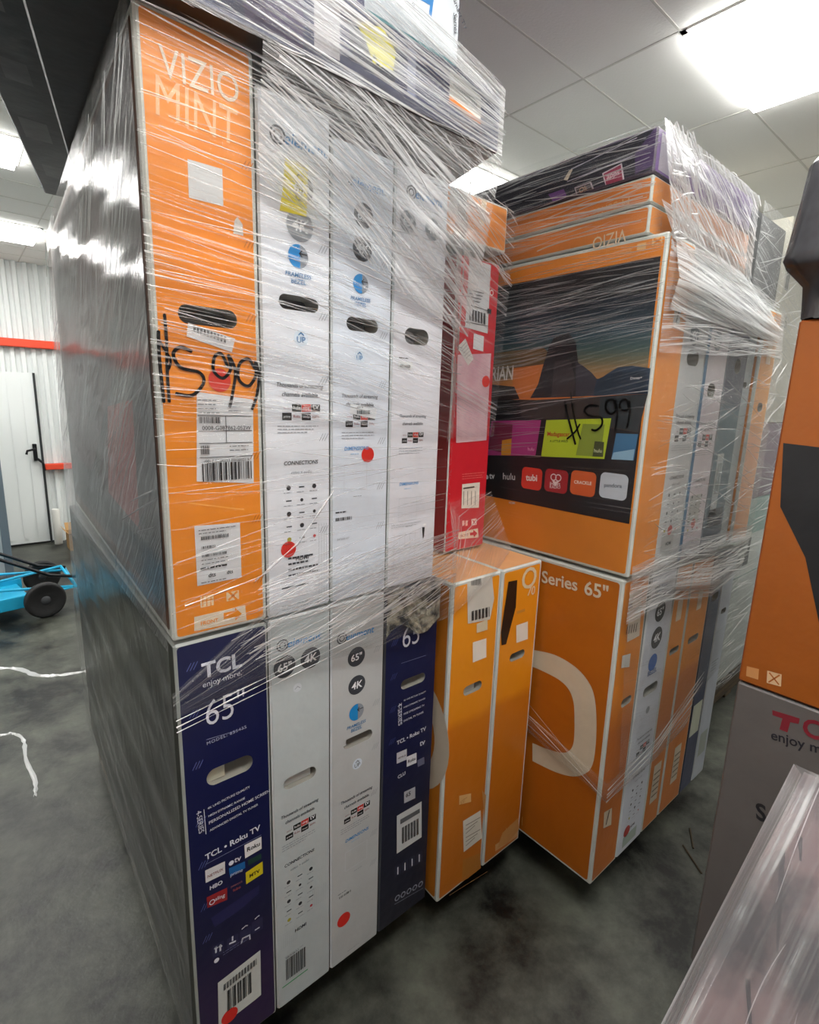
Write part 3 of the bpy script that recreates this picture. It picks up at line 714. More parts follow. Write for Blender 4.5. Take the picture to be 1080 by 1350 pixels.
for i, (x, y) in enumerate(((282, 785), (375, 738), (460, 690), (535, 630))):
    k.ppoly([(x-36, y-10), (x+36, y-52), (x+38, y+28), (x-34, y+66)], '#2b2a4a', 1.6)
    if i == 0:
        for q in (-14, 14): k.pline([(x+q, y+20-q*.4), (x+q, y-14-q*.4)], .0035, wt, 3); k.pline([(x+q-9, y-3-q*.4), (x+q, y-18-q*.4), (x+q+9, y-9-q*.4)], .0025, wt, 3)
    elif i == 1: k.pline([(x-18, y+16), (x+18, y)], .004, wt, 3); k.pline([(x, y-30), (x, y-5)], .003, wt, 3)
    elif i == 2: k.pline([(x-24, y-30), (x, y-52), (x+12, y-54)], .0025, wt, 3); k.pline([(x-28, y+62), (x-20, y+30), (x+25, y+8), (x+28, y+35)], .003, wt, 3)
    else: k.pline([(x-14, y-35), (x, y-50), (x+12, y-58)], .0025, wt, 3); k.prect((x-15, y+40), (x+15, y+14), '#b9bccb', 3)
k.flush('handling_icons')
u, v = k.P(272, 862); k.disc(u, v, .0055, wt, 3); k.fine(u+.014, v+.008, .06, 2, '#6b6e93', dv=.006)
for q in range(14): k.line([(.012+q*.0035, .035), (.012+q*.0035, .075+.01*math.sin(q*2))], .0006, '#6a6f9c', 2)
k.v = (220, 850, 5.4)
staples(k, .02, (.93, .835, .725, .60, .50, .40, .32), '#5b65a0'); 
k.done('printed_artwork')
k = Ink(T1, 'front', (230, 1090, 4.91), .0012)
k.ppoly([(280, 1008), (555, 795), (560, 1085), (518, 1120), (285, 1300)], '#c4cac6', 1)
for q in range(46):
    t = q/46; x, y = 312+218*t, 1020-175*t
    if q % 4: k.ppoly([(x, y), (x+3.2, y-2.5), (x+3.6, y+38), (x+.4, y+40)], '#2a2c30', 2)
for q in range(26):
    t = q/26; x, y = 332+172*t, 1062-138*t
    if q % 5: k.ppoly([(x, y), (x+3+(q % 3)*1.5, y-3), (x+6+(q % 3)*1.5, y+130), (x+3, y+134)], '#16181b', 2)
k.done('barcode_label', 'white barcode label')
k = Ink(T1, 'front', (230, 1090, 4.91), .0018); u, v = k.P(356, 1218); k.disc(u, v, .0185, '#d0261c', 1, ry=.018); k.done('round_sticker', 'red round sticker')
def fa(k, W, H):
    el_logo(k, .066, .918, .092); el_disc(k, .033, .878, .025, '65"'); el_disc(k, .094, .879, .024, '4K'); k.disc(.062, .820, .010, '#c3c9ce', 2); k.line([(.056, .818), (.062, .823), (.068, .818)], .0015, '#8d949a', 3)
    el_apps(k, .065, .517, .078); el_conn(k, .062, .388, .076); k.fine(.02, .14, .07, 1, '#8d939a')
    k.bars(.022, .072, .052, .06, n=26); k.rect(.012, .057, .068, .0028, '#2a9a55', 2); k.fine(.022, .136, .05, 1)
    for q in range(9): k.line([(.012+q*.005, .17), (.012+q*.005, .21)], .0007, '#a3a9ae', 2); k.line([(.095+q*.005, .23), (.095+q*.005, .28)], .0007, '#a3a9ae', 2)
el_box((xs[0], 0, ZB), xs[1]-xs[0]-.003, .985, 'white television box with two dark discs side by side, in the bottom row', hole=(.066, .598, .080, .030), parts=fa, shear=.035, hc='#7e8382', color='#b4bdbe', fill=(.9, '#a9aeac'))  # white toned greyer: weaker light low down put into the colour
def fb(k, W, H):
    el_logo(k, .064, .893, .09); el_disc(k, .068, .845, .024, '65"'); el_disc(k, .070, .773, .024, '4K'); el_bezel(k, .070, .703, .021); el_up(k, .074, .562, .014, '#6c737a')
    el_apps(k, .074, .472, .078); el_dim(k, .076, .357, .07); k.fine(.02, .215, .035, 1, '#6c737a', t=.002); k.bars(.024, .202, .035, .006, n=18); staples(k, .118, (.84, .70, .58, .45, .33, .24))
    k.fine(.05, .02, .05, 1, '#8d939a'); k.disc(.038, .13, .0195, '#d0271d', 2)
WB2 = el_box((xs[1], 0, ZB), xs[2]-xs[1]-.003, .985, 'white television box with a red dot near its foot and a black hand hole', hole=(.076, .628, .084, .026), parts=fb, shear=.035, hc='#0c0d0e', fill=(.18, '#d7dadb'), color='#b6baba')  # greyer white again, low light of the bottom row in the colour
T2 = Box('television_box', (xs[2], 0, ZB), (.174, 1.4, .985), '#3a3d44', 'navy television box with a crushed grey top, left of the two orange boxes', None, (0, 0, 0), .035, hole=(.095, .723, .082, .026), hole_col='#1a1c22')
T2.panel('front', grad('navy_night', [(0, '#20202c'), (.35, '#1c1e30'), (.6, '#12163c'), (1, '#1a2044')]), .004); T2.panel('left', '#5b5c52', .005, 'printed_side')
k = Ink(T2, 'front', (495, 760, 2.87))
k.ptext('enjoy more.', (100, 170), (185, 143), wt); k.ptext('65"', (102, 272), (190, 238), wt, hs=1.3, bold=-.01); k.pline([(98, 328), (190, 298)], .0008, '#8089b0')
for i in range(4): k.ptext(('4K UHD PICTURE QUALITY', 'HIGH DYNAMIC RANGE', 'FREE STREAMING TV', 'DIGITAL TV TUNER')[i], (106, 472+i*26), (190-i*3, 437+i*26), wt)
k.pline([(98, 478), (98, 560)], .0010, wt); k.ptext('4-SERIES', (84, 483), (86, 565), wt)
k.flush('printed_lettering')
k.ptext('TCL • Roku TV', (80, 637), (190, 580), wt, bold=.03)
k.ppoly([(80, 668), (118, 652), (118, 692), (80, 708)], '#b9bcc4', 2); k.ptext('NETFLIX', (84, 692), (115, 678), '#4a2024', bold=.02)
k.ppoly([(118, 682), (155, 666), (155, 704), (118, 720)], '#cfd1d6', 2); k.ptext('Roku', (122, 706), (151, 692), '#1d1d22', bold=.04); k.ptext('tv', (166, 642), (186, 633), wt, bold=.02)
k.ptext('CLU', (84, 765), (112, 748), wt, bold=.03); k.ppoly([(158, 695), (184, 682), (185, 708), (160, 720)], '#60647c', 2)
k.ppoly([(108, 815), (150, 795), (150, 838), (108, 858)], '#a9adb4', 2); k.ptext('65', (114, 836), (132, 826), '#22242c', bold=.03)
k.flush('app_icons')
for i in range(4): k.ppoly([(72+i*27, 1098-i*16), (96+i*27, 1084-i*16), (96+i*27, 1124-i*16), (72+i*27, 1140-i*16)], '#2c2e40', 2); k.pline([(84+i*27, 1125-i*16), (84+i*27, 1100-i*16)], .0035, wt, 3)
for i in range(5):
    u, v = k.P(82+i*22, 1215-i*13); k.ring(u, v, .009, .0028, '#9aa0b0', 3, 14)
k.pline([(72, 1240), (180, 1178)], .001, '#9aa0b0')
staples(k, .02, (.84, .75, .66, .57), '#4b5590')
k.done('printed_artwork')
k = Ink(T2, 'front', (495, 760, 2.87), .0012); k.ppoly([(80, 905), (174, 850), (174, 985), (80, 1048)], '#c2c6c6')
for q in range(24):
    t = q/24; x, y = 96+66*t, 950-38*t
    if q % 4: k.ppoly([(x, y), (x+1.8, y-1), (x+1.8, y+60), (x, y+61)], '#1b1d20', 2)
k.ppoly([(92, 918), (166, 876), (166, 892), (92, 936)], '#5a5d60', 2); k.done('barcode_label', 'white barcode label')
mb = MB(); crm = noise_mat('crushed_board', '#2b2c2e', '#a8a491', scale=26, detail=4, rough=(.6, .9), bump=.8, lo=.42, hi=.6)
rnd = random.Random(3); nx, nz = 12, 10; V = []
for j in range(nz+1):
    for i in range(nx+1):
        fr = i/nx; e = .004+.010*rnd.random()*math.sin(math.pi*fr)
        V.append((.001+fr*.174, -e, .985-.118*(j/nz)*(1-.25*math.sin(fr*7)*(.4+.6*(1-fr)))+.004*rnd.random()))
for j in range(nz):
    for i in range(nx):
        q = j*(nx+1)+i; mb.V += [Vector(V[a]) for a in (q, q+1, q+nx+2, q+nx+1)]; n = len(mb.V); mb.F.append([n-4, n-3, n-2, n-1]); mb.M.append(mb.mi(crm))
mb.build('crushed_corner', T2.o)

# ---- two orange cartons to the right of the bottom row
def orange_front(k, hi=True): pass
gr_or = grad('orange_board', [(0, '#bd6d1a'), (.45, '#bf6e18'), (.60, '#c87418'), (.63, '#e08c1a'), (1, '#e4921f')], rough=.38)  # lower tones darkened: falloff of the overhead light put into the colour
O1 = Box('television_box', (.664, -.035, ZB), (.192, 1.25, .975), BODY, 'orange television box with a crumpled white label, right beside the crushed navy box', None, (0, 0, 0), .035, hole=(.100, .652, .074, .028), hole_col='#22211c', hole_fill=(.75, '#b5b6ac'))
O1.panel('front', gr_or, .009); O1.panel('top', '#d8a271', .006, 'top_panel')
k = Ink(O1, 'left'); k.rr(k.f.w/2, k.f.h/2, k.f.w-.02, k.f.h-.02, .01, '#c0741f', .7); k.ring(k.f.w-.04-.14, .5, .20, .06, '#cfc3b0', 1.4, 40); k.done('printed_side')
O2 = Box('television_box', (.860, -.035, ZB), (.182, .35, .975), BODY, 'orange television box with a dark strip of tape hanging on its front', None, (0, 0, 0), .035, hole=(.095, .692, .070, .026), hole_col='#14130f')
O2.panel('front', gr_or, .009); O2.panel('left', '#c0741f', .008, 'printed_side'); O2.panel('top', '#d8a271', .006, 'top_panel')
k = Ink(O1, 'front', (420, 700, 2.25)); k.ppoly([(417, 785), (452, 778), (452, 803), (417, 812)], '#e0b173', 2); k.fine(k.P(420, 805)[0], k.P(420, 803)[1], .028, 3, '#a86a20', dv=.005)
k.pline([(388, 1080), (500, 1010)], .0012, '#e2b074'); k.ppoly([(405, 1060), (422, 1050), (422, 1074), (407, 1085)], '#dcb487', 2); k.done('printed_artwork')
k = Ink(O1, 'front', (420, 700, 2.25), .0012); k.ppoly([(428, 860), (480, 828), (484, 910), (430, 952)], '#dcd9cb'); 
u, v = k.P(434, 872)
for q in range(6): k.pline([(436, 872+q*12), (478-(q % 3)*8, 848+q*12)], .0022, '#6f6a5a', 2)
k.done('product_label', 'white product label with small print')
k = Ink(O1, 'front', (420, 700, 2.25), .0012); k.ppoly([(442, 120), (516, 95), (520, 200), (508, 262), (442, 275)], '#c7c5bb')
for q in range(22):
    t = q/22; x, y = 450+56*t, 238-14*t
    if q % 4: k.ppoly([(x, y), (x+1.8, y-.5), (x+1.8, y+28), (x, y+29)], '#26282c', 2)
for q in range(10):
    x = 452+q*3; k.ppoly([(x, 134), (x+1.4, 133), (x+1.4, 160), (x, 161)], '#4a4c50', 2)
k.ppoly([(468, 275), (500, 262), (500, 292), (468, 302)], '#cfc3a5', 1.5); k.done('shipping_label', 'crumpled white label with barcode')
k = Ink(O1, 'front', (420, 700, 2.25), .0012); k.ppoly([(457, 330), (497, 318), (497, 374), (457, 390)], '#e3ddd0'); k.done('blank_sticker', 'pale square sticker above the hand hole')
k = Ink(O1, 'front', (420, 700, 2.25), .001); k.ppoly([(428, 975), (478, 955), (485, 1020), (440, 1060), (424, 1040)], '#b5772f'); k.done('torn_patch', 'scuffed brown patch of torn board')
k = Ink(O1, 'front', (420, 700, 2.25), .001); k.ppoly([(484, 768), (508, 775), (500, 850), (488, 810)], '#c59257', 1.5); k.done('torn_tape')
k = Ink(O2, 'front', (420, 700, 2.25)); k.ptext('O', (600, 175), (643, 163), '#d9c9a8', hs=1.0, bold=.02); k.ptext('70', (618, 192), (640, 187), '#d9c9a8', bold=.02)
for q in range(7): k.pline([(556+q*12, 880-q*8), (556+q*12, 905-q*8)], .0012, '#e6bb7a')
k.ppoly([(524, 930), (590, 890), (590, 905), (524, 950)], '#cfa06a', 2); k.ppoly([(588, 238), (612, 230), (612, 238), (588, 246)], '#c98a3a', 2); k.done('printed_artwork')
k = Ink(O2, 'front', (420, 700, 2.25), .0012); k.ppoly([(586, 280), (620, 268), (620, 320), (586, 332)], '#e3ddd0'); k.done('blank_sticker', 'pale square sticker above the hand hole')
k = Ink(O2, 'front', (420, 700, 2.25), .0022); k.ppoly([(562, 150), (588, 145), (584, 225), (555, 335), (542, 338), (540, 300)], '#241a12'); k.done('tape_strip', 'dark strip of tape')
k = Ink(O2, 'front', (420, 700, 2.25), .001); k.ppoly([(545, 895), (592, 850), (600, 880), (560, 925), (530, 940)], '#c79254'); k.done('torn_patch', 'scuffed brown patch of torn board')

# ---- red carton standing on the two orange ones
zr = 1.105
RB = Box('television_box', (.822, .16, zr), (.172, 1.1, .835), '#c8ccca', 'red television box standing alone on top of the two orange boxes', hole=None)
RB.panel('front', '#bf1f2c', .003); k = Ink(RB, 'left'); k.rr(k.f.w/2, k.f.h/2, k.f.w-.006, k.f.h-.006, .005, '#9c2a2e', .7); k.rr(.55, .45, .9, .62, .01, '#58333c', 1.2); k.done('printed_side')
k = Ink(RB, 'front', (570, 230, 2.755))
k.ppoly([(95, 1300), (165, 1285), (168, 1318), (92, 1325)], '#e0cdb8', 2); k.ptext('FRONT', (100, 1318), (130, 1312), '#a03028'); k.ppoly([(136, 1301), (148, 1299), (148, 1290), (163, 1303), (150, 1318), (149, 1310), (136, 1311)], '#bf1f2c', 3)
k.ppoly([(142, 1252), (160, 1249), (160, 1272), (142, 1275)], '#e5d5cc', 2); k.pline([(146, 1255), (156, 1270)], .003, '#bf1f2c', 3); k.pline([(156, 1253), (146, 1271)], .003, '#bf1f2c', 3)
for q in range(2): k.ppoly([(108+q*12, 1258), (116+q*12, 1256), (116+q*12, 1275), (108+q*12, 1277)], '#e5b5ac', 2)
k.fine(k.P(108, 1095)[0], k.P(108, 1090)[1], .10, 3, '#dc7a74', dv=.007); k.ptext('O', (208, 440), (222, 440), '#e8dcd8', bold=.02)
k.done('printed_artwork')
k = Ink(RB, 'front', (570, 230, 2.755), .0012); k.ppoly([(135, 290), (212, 330), (200, 578), (118, 555)], '#c9ccce')
for q in range(24):
    t = q/24; x, y = 130+62*t, 487+18*t
    if q % 4: k.ppoly([(x, y), (x+1.7, y+.5), (x+1, y+42), (x-.7, y+41)], '#1c1e22', 2)
k.pline([(122, 470), (205, 497)], .0014, '#333'[:1]+'333333', 2); k.pline([(120, 535), (203, 552)], .0014, '#333333', 2)
for q in range(4): k.pline([(140, 318+q*13), (196-q*6, 345+q*11)], .0018, '#a2a6aa', 2); k.pline([(134, 420+q*12), (185-q*5, 432+q*11)], .0022, '#4f5358', 2)
k.ppoly([(198, 487), (212, 490), (211, 508), (197, 505)], '#1c1e22', 2.4); k.done('shipping_label', 'white shipping label with barcode')
k = Ink(RB, 'front', (570, 230, 2.755), .0011); k.ppoly([(150, 577), (187, 588), (184, 643), (147, 633)], '#c9ccce'); k.done('blank_sticker', 'pale square sticker under the shipping label')
k = Ink(RB, 'front', (570, 230, 2.755), .002); k.ppoly([(90, 655), (212, 650), (195, 965), (85, 975)], noise_mat('pale_pouch', '#c49aa4', '#d8bcc2', scale=8, rough=(.15, .3), bump=.5)); k.done('document_pouch', 'translucent pinkish document pouch')
k = Ink(RB, 'front', (570, 230, 2.755), .0026); k.ppoly([(88, 628), (118, 596), (148, 670), (128, 694)], '#c9c7c2'); 
for q in range(5): k.pline([(98+q*5, 632+q*9), (120+q*4, 608+q*11)], .0012, '#77777a', 2)
k.done('torn_label', 'torn white label slanting over the pouch')
k = Ink(RB, 'front', (570, 230, 2.755), .003); u, v = k.P(192, 752); k.disc(u, v, .0165, '#d8281c'); k.done('round_sticker', 'red round sticker')
k = Ink(RB, 'front', (570, 230, 2.755), .0012); k.ppoly([(108, 1125), (172, 1118), (168, 1210), (105, 1213)], '#d7d2c6')
for q in range(4): k.pline([(113+q*14, 1150), (112+q*14, 1200)], .002, '#55524c', 2); 
k.pline([(112, 1140), (150, 1134)], .004, '#55524c', 2); k.done('product_label', 'white product label near its foot')
RB.o.matrix_world = RB.M

# ---- small orange carton lying on the red one, and the boxes lying on top of the stack
OL = Box('television_box', (.705, .13, 1.962), (.275, .9, .118), BODY, 'short orange box lying flat on the red box, beneath the dark lying boxes')
OL.panel('front', '#d5853a', .006)
k = Ink(OL, 'front', (570, 230, 2.755), .0012); k.ppoly([(70, 25), (130, 60), (120, 170), (55, 130)], '#b3b0aa'); k.ppoly([(180, 85), (198, 90), (188, 190), (170, 180)], '#d5c1a4', 1)
for q in range(6): k.pline([(76+q*9, 45+q*5), (72+q*9, 78+q*5)], .004, '#5c5a58', 2)
k.done('shipping_label', 'grey label on the front')
L1 = Box('television_box', (-.155, -.045, 2.0905), (.885, 1.42, .118), '#2c2627', 'navy box lying flat on the front stack, with a yellow sticker', None, (0, 0, 0), .24)
k = Ink(L1, 'front'); k.rr(k.f.w/2, k.f.h/2, k.f.w-.006, k.f.h-.006, .004, '#272c52', .7)
k.rect(.30, .01, .10, .098, '#3d2f57', 1.5); k.rect(.42, .02, .05, .085, '#b9b6ba', 1.6); k.rect(.49, .03, .10, .045, '#191c36', 1.6); k.rect(.62, .02, .02, .08, '#8b8fa6', 1.6)
k.done('printed_panel')
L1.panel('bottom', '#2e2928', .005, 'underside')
k = Ink(L1, 'front', (330, 0, 3.086), .0012); k.ppoly([(425, 85), (540, 115), (592, 215), (580, 290), (500, 262), (470, 170)], '#d8cf36'); k.pline([(500, 230), (520, 275)], .006, '#24242a', 2); k.done('yellow_sticker', 'torn yellow sticker')
k = Ink(L1, 'front', (330, 0, 3.086), .0012); k.ppoly([(812, 275), (938, 395), (935, 505), (808, 400)], '#cfd0ca'); k.ppoly([(808, 392), (935, 492), (933, 512), (806, 418)], '#d77a34', 2)
for q in range(14): k.ppoly([(826+q*7, 308+q*6.5), (829+q*7, 311+q*6.5), (827+q*7, 360+q*6.5), (824+q*7, 357+q*6.5)], '#55585e', 2)
k.done('product_label', 'white and orange label at its right end')
k = Ink(L1, 'front', (330, 0, 3.086), .0012); k.ptext('enjoy more', (955, 440), (1000, 470), '#d5d8e2', bold=.02); k.done('printed_artwork')
L2 = Box('television_box', (-.285, -.03, 2.2095), (.895, 1.45, .19), '#3a3638', 'box with a white right half lying flat on the navy one, topmost', None, (0, 0, 0), .24)
k = Ink(L2, 'front'); k.rr(k.f.w/2, k.f.h/2, k.f.w-.006, k.f.h-.004, .004, '#2a2440', .7); k.rect(.66, .004, .230, .182, '#c9d0d6', 1.6); k.rect(.62, .004, .04, .182, '#3a3f66', 1.6)
k.rect(.66, .002, .232, .010, '#2c7f86', 2.2)
k.ptext('Smart TV', (597, 0), (612, 40), '#444a52', bold=.01); k.done('printed_panel')
k = Ink(L2, 'front', (330, 0, 3.086), .0012); k.ppoly([(690, -30), (745, 0), (735, 80), (725, 60), (730, 22), (690, 0)], '#2a78b8'); k.ptext('Series', (822, 55), (826, 140), '#3c4048', bold=.02); k.ptext('4K', (650, 10), (660, 40), '#666c74'); k.done('printed_artwork')
k = Ink(L2, 'front', (330, 0, 3.086), .0016); k.ppoly([(118, 0), (165, 0), (190, 45), (150, 55), (120, 25)], '#c23a34'); k.done('red_sticker')
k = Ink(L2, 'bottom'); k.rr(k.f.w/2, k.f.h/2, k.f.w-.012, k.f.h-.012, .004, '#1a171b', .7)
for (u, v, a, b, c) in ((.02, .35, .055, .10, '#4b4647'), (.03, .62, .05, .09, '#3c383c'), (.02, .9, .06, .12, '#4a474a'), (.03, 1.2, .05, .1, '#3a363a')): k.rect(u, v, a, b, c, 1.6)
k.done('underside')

# ================================================================== PALLET 2 (screen-picture stack)
pallet((1.12, .05, 0), .80, 1.0, 'wooden pallet in shadow under the screen-picture stack')
zb2 = .122
def or_box(name_label, x, y, z, w_, d, h, hole=None, rot=(0, 0, 0), col=gr_or, side='#c0741f', group=None):
    B = Box('television_box', (x, y, z), (w_, d, h), BODY, name_label, group, rot, 0, hole=hole, hole_col='#1c1a14')
    B.panel('front', col, .007); B.panel('left', side, .009, 'printed_side'); return B
Z2 = 1.105
P1 = Box('television_box', (1.068, -.285, zb2), (.152, 1.4, .975), BODY, 'orange television box lettered Series 65" on its broad side, front bottom of the screen-picture stack', None, (0, math.radians(-.7), 0), 0, hole=(.095, .585, .060, .026), hole_col='#15140f')
P1.panel('front', grad('orange_deep', [(0, '#b5651a'), (.55, '#b0601a'), (.66, '#d07c1c'), (1, '#d28426')]), .009)  # front's lower tones and the broad side darkened for light falloff
k = Ink(P1, 'left', (580, 560, 2.11)); k.rr(k.f.w/2, k.f.h/2, k.f.w-.02, k.f.h-.02, .008, '#b0600c', .7)
cw = '#cbbfa9'
k.ptext('Series', (284, 437), (383, 462), cw, bold=.035); k.ptext('65"', (402, 470), (468, 488), cw, bold=.035)
# the big rounded letter on the broad side
def arc(cx, cy, rx, ry, a0, a1, n): return [(cx+rx*math.cos(math.radians(a0+(a1-a0)*i/n)), cy+ry*math.sin(math.radians(a0+(a1-a0)*i/n))) for i in range(n+1)]
O = [k.P(*p) for p in ((255, 625), (320, 640), (375, 672), (412, 712), (430, 755), (436, 820), (434, 890), (425, 945), (405, 970), (370, 978), (320, 965), (258, 935))]
I = [k.P(*p) for p in ((258, 885), (300, 902), (340, 912), (362, 905), (373, 880), (375, 820), (372, 770), (358, 735), (330, 708), (280, 682), (255, 672))]
def cat(P, n=5):
    Q = []
    for i in range(len(P)-1):
        p0, p1, p2, p3 = P[max(i-1, 0)], P[i], P[i+1], P[min(i+2, len(P)-1)]
        for s_ in range(n):
            t = s_/n; Q.append(tuple(.5*((2*p1[j])+(-p0[j]+p2[j])*t+(2*p0[j]-5*p1[j]+4*p2[j]-p3[j])*t*t+(-p0[j]+3*p1[j]-3*p2[j]+p3[j])*t**3) for j in (0, 1)))
    return Q+[P[-1]]
k.poly(cat(O)+cat(I), cw, 1.6); k.done('printed_side')
k = Ink(P1, 'front', (800, 740, 4.5), .0012); k.ppoly([(135, 200), (210, 150), (192, 440), (118, 480)], '#c9bfae')
for q in range(5): k.pline([(112+q*14, 430-q*4), (120+q*14, 385-q*5)], .004, '#4c463e', 2)
k.ppoly([(128, 255), (150, 245), (148, 275), (126, 285)], '#6a645a', 2); k.done('shipping_label', 'crumpled white label')
k = Ink(P1, 'front', (800, 740, 4.5), .0014); k.ppoly([(90, 560), (140, 545), (132, 625), (84, 632)], '#c3c6c2'); k.done('blank_sticker')
k = Ink(P1, 'front', (580, 560, 2.11), .0012); k.ppoly([(456, 1078), (478, 1065), (476, 1112), (454, 1122)], '#c9b9a0'); k.pline([(461, 1110), (470, 1072)], .006, '#5a4634', 2); k.done('product_label', 'small label near its foot')
def f2(k, W, H):
    el_logo(k, .08, .90, .1, '#3f5f86'); el_disc(k, .08, .83, .033, '65"', '#1c1e24'); el_disc(k, .08, .745, .035, '4K', '#1c1e24'); k.disc(.075, .665, .028, '#2c5ea8', 2); k.text('BEZEL', .08, .625, '#2b4a86', width=.06, bold=.03); k.disc(.085, .50, .012, '#8b9197', 2)
    el_apps(k, .085, .41, .085); el_conn(k, .085, .27, .08); k.disc(.05, .075, .02, '#a8352c', 2); k.rect(.03, .02, .09, .04, '#9aa89e', 2)
P2 = el_box((1.224, -.285, zb2), .162, .965, 'white television box standing second in the bottom row of the screen-picture stack', hole=(.085, .572, .095, .032), parts=f2, d=1.35, hc='#15161a', color='#c9cdd6')
P3 = or_box('orange television box standing third in the bottom row, right after the white one', 1.389, -.285, zb2, .118, 1.35, .955, hole=(.060, .66, .070, .022))
P4 = or_box('orange television box standing fourth in the bottom row, next to the narrow navy one', 1.512, -.285, zb2, .172, 1.35, .950, hole=(.085, .66, .085, .024))
for B, u in ((P3, .055), (P4, .09)):
    k = Ink(B, 'front', lift=.0012); k.crect(u, .80, .038, .07, '#ddcfb6'); k.done('blank_sticker')
    k = Ink(B, 'front', lift=.0012); k.crect(u+.005, .17, .055, .15, '#c3b7a2')
    for q in range(5): k.rect(u-.018, .12+q*.022, .045, .006, '#6e6352', 2)
    k.done('shipping_label', 'grey label near its foot')
P5 = Box('television_box', (1.688, -.285, zb2), (.105, 1.35, .945), '#3c4250', 'narrow navy television box in the bottom row of the screen-picture stack', hole=(.055, .78, .06, .03), hole_col='#08090c')
P5.panel('front', '#353c58', .004); k = Ink(P5, 'front', lift=.0012); k.crect(.05, .30, .08, .13, '#b9bfae'); k.done('shipping_label', 'pale label')
P6 = el_box((1.797, -.285, zb2+.0), .11, .94, 'narrow white television box at the far right end of the bottom row', hole=(.055, .7, .05, .02), d=1.35, color='#b3bbc6', parts=lambda k, W, H: (k.rect(.02, .1, .07, .1, '#9aa39c', 2), k.fine(.02, .5, .07, 4, '#6c737a', dv=.012, t=.003)))

# ---- upper row: the carton with the big screen picture
TV = Box('television_box', (1.062, -.292, Z2), (.150, 1.30, .848), BODY, 'orange television box with a big dark screen picture on its broad side', None, (math.radians(0), 0, 0), 0)
TV.panel('front', '#dd8a26', .008)
k = Ink(TV, 'left', (630, 430, 4.32)); W_, H_ = k.f.w, k.f.h
k.rr(W_/2, H_/2, W_-.018, H_-.018, .006, '#d98224', .7)
ub = k.P(845, 1100); vt = k.f.px(876, 337)[1]; vb = k.f.px(826, 690)[1]; ur = (k.f.px(876, 337)[0]+k.f.px(826, 690)[0])/2
ul = ur-1.02
k.rect(ul, vb, ur-ul, vt-vb, '#17141a', 1.2)
scr = Ink(TV, 'left', (630, 430, 4.32))
hh = vt-vb; ym = vb+hh*.49
skyg = None
# landscape picture in the upper part of the screen: dusk sky, far ridges
def P(x, y): return scr.P(x, y)
TVZ = Z2
bands = ['#1b2230', '#20303c', '#2a4450', '#4a5f5c', '#8a7450', '#c07a3a', '#d8782e']
top_v = vb+hh*.88; low_v = scr.P(60, 415)[1]
nb = 28
hx = lambda c: [int(c[i:i+2], 16) for i in (1, 3, 5)]
for i in range(nb):
    t = i/(nb-1)*(len(bands)-1); a = int(min(t, len(bands)-1.001)); f = t-a; c = [int(hx(bands[a])[q]*(1-f)+hx(bands[a+1])[q]*f) for q in range(3)]
    v1 = top_v-(top_v-low_v)*i/nb; v0 = top_v-(top_v-low_v)*(i+1)/nb
    scr.rect(ul, v0, ur-ul, v1-v0, '#%02x%02x%02x' % tuple(c), 2)
scr.poly([(ul, top_v), (ur, top_v), (ur, vt), (ul, vt)], '#14151c', 2)
pr = lambda pts, c, L: scr.poly([P(*p) for p in pts], c, L)
pr([(560, 220), (600, 230), (640, 260), (670, 300), (700, 300), (740, 270), (800, 235), (880, 225), (985, 240), (970, 385), (560, 400)], '#23384f', 3)
pr([(560, 200), (600, 225), (650, 265), (680, 300), (660, 395), (560, 398)], '#3a3540', 3.4)
pr([(690, 300), (780, 255), (850, 262), (960, 255), (970, 340), (960, 385), (660, 398)], '#1c2c40', 3.6)
pr([(60, 330), (210, 345), (240, 415), (50, 425)], '#2a1f22', 3.4)
pr([(60, 160), (200, 140), (380, 125), (400, 150), (370, 240), (200, 300), (60, 300)], '#6d5634', 2.6)
pr([(200, 240), (390, 215), (400, 300), (385, 400), (235, 410), (200, 330)], '#cc7430', 2.8)
pr([(410, 110), (440, 60), (520, 40), (560, 90), (572, 200), (590, 290), (612, 400), (300, 410), (345, 330), (372, 230)], '#211c22', 3); pr([(440, 200), (530, 190), (560, 330), (540, 400), (420, 405)], '#3b3135', 3.2)
# lower shelf of pictures
scr.poly([(ul, vb), (ur, vb), (ur, low_v-.003), (ul, low_v-.003)], '#17141a', 2)
pr([(240, 425), (970, 385), (915, 605), (395, 530), (250, 520)], '#3a3130', 2.4); pr([(700, 400), (960, 388), (910, 600), (690, 560)], '#2b3136', 2.7)
pr([(50, 735), (330, 738), (362, 535), (80, 540)], '#a53a7c', 3); pr([(60, 700), (190, 735), (200, 560), (90, 545)], '#7a2f48', 3.4); pr([(135, 735), (190, 735), (195, 640), (140, 650)], '#c98a2c', 3.8)
scr.ptext('hulu', (286, 708), (322, 710), '#e9b6cc')
pr([(362, 742), (722, 756), (762, 525), (392, 535)], '#b6c92e', 3); scr.ptext('Madagascar', (398, 625), (525, 628), '#c2452a', bold=.03, L=4, hs=1.1); scr.ptext('A LITTLE WILD', (412, 660), (515, 662), '#3c5020', L=4, bold=.02); scr.ptext('hulu', (665, 718), (708, 720), '#e6ecc4', L=5)
pr([(560, 735), (700, 745), (725, 560), (600, 556)], '#8a9a3a', 3.4); pr([(655, 742), (715, 745), (722, 660), (668, 655)], '#4a5030', 3.8)
pr([(762, 758), (890, 765), (915, 615), (790, 610)], '#3d6f96', 3); pr([(762, 758), (885, 764), (895, 700), (775, 720)], '#8db3cc', 3.4)
def tilebox(cx, cy, hw, hv, c):
    (u, v) = P(cx, cy); (u0, _), (u1, _) = P(cx-hw, cy), P(cx+hw, cy); (_, v0), (_, v1) = P(cx, cy-hv), P(cx, cy+hv)
    scr.rr(u, v, abs(u1-u0), abs(v1-v0), .014, c, 3)
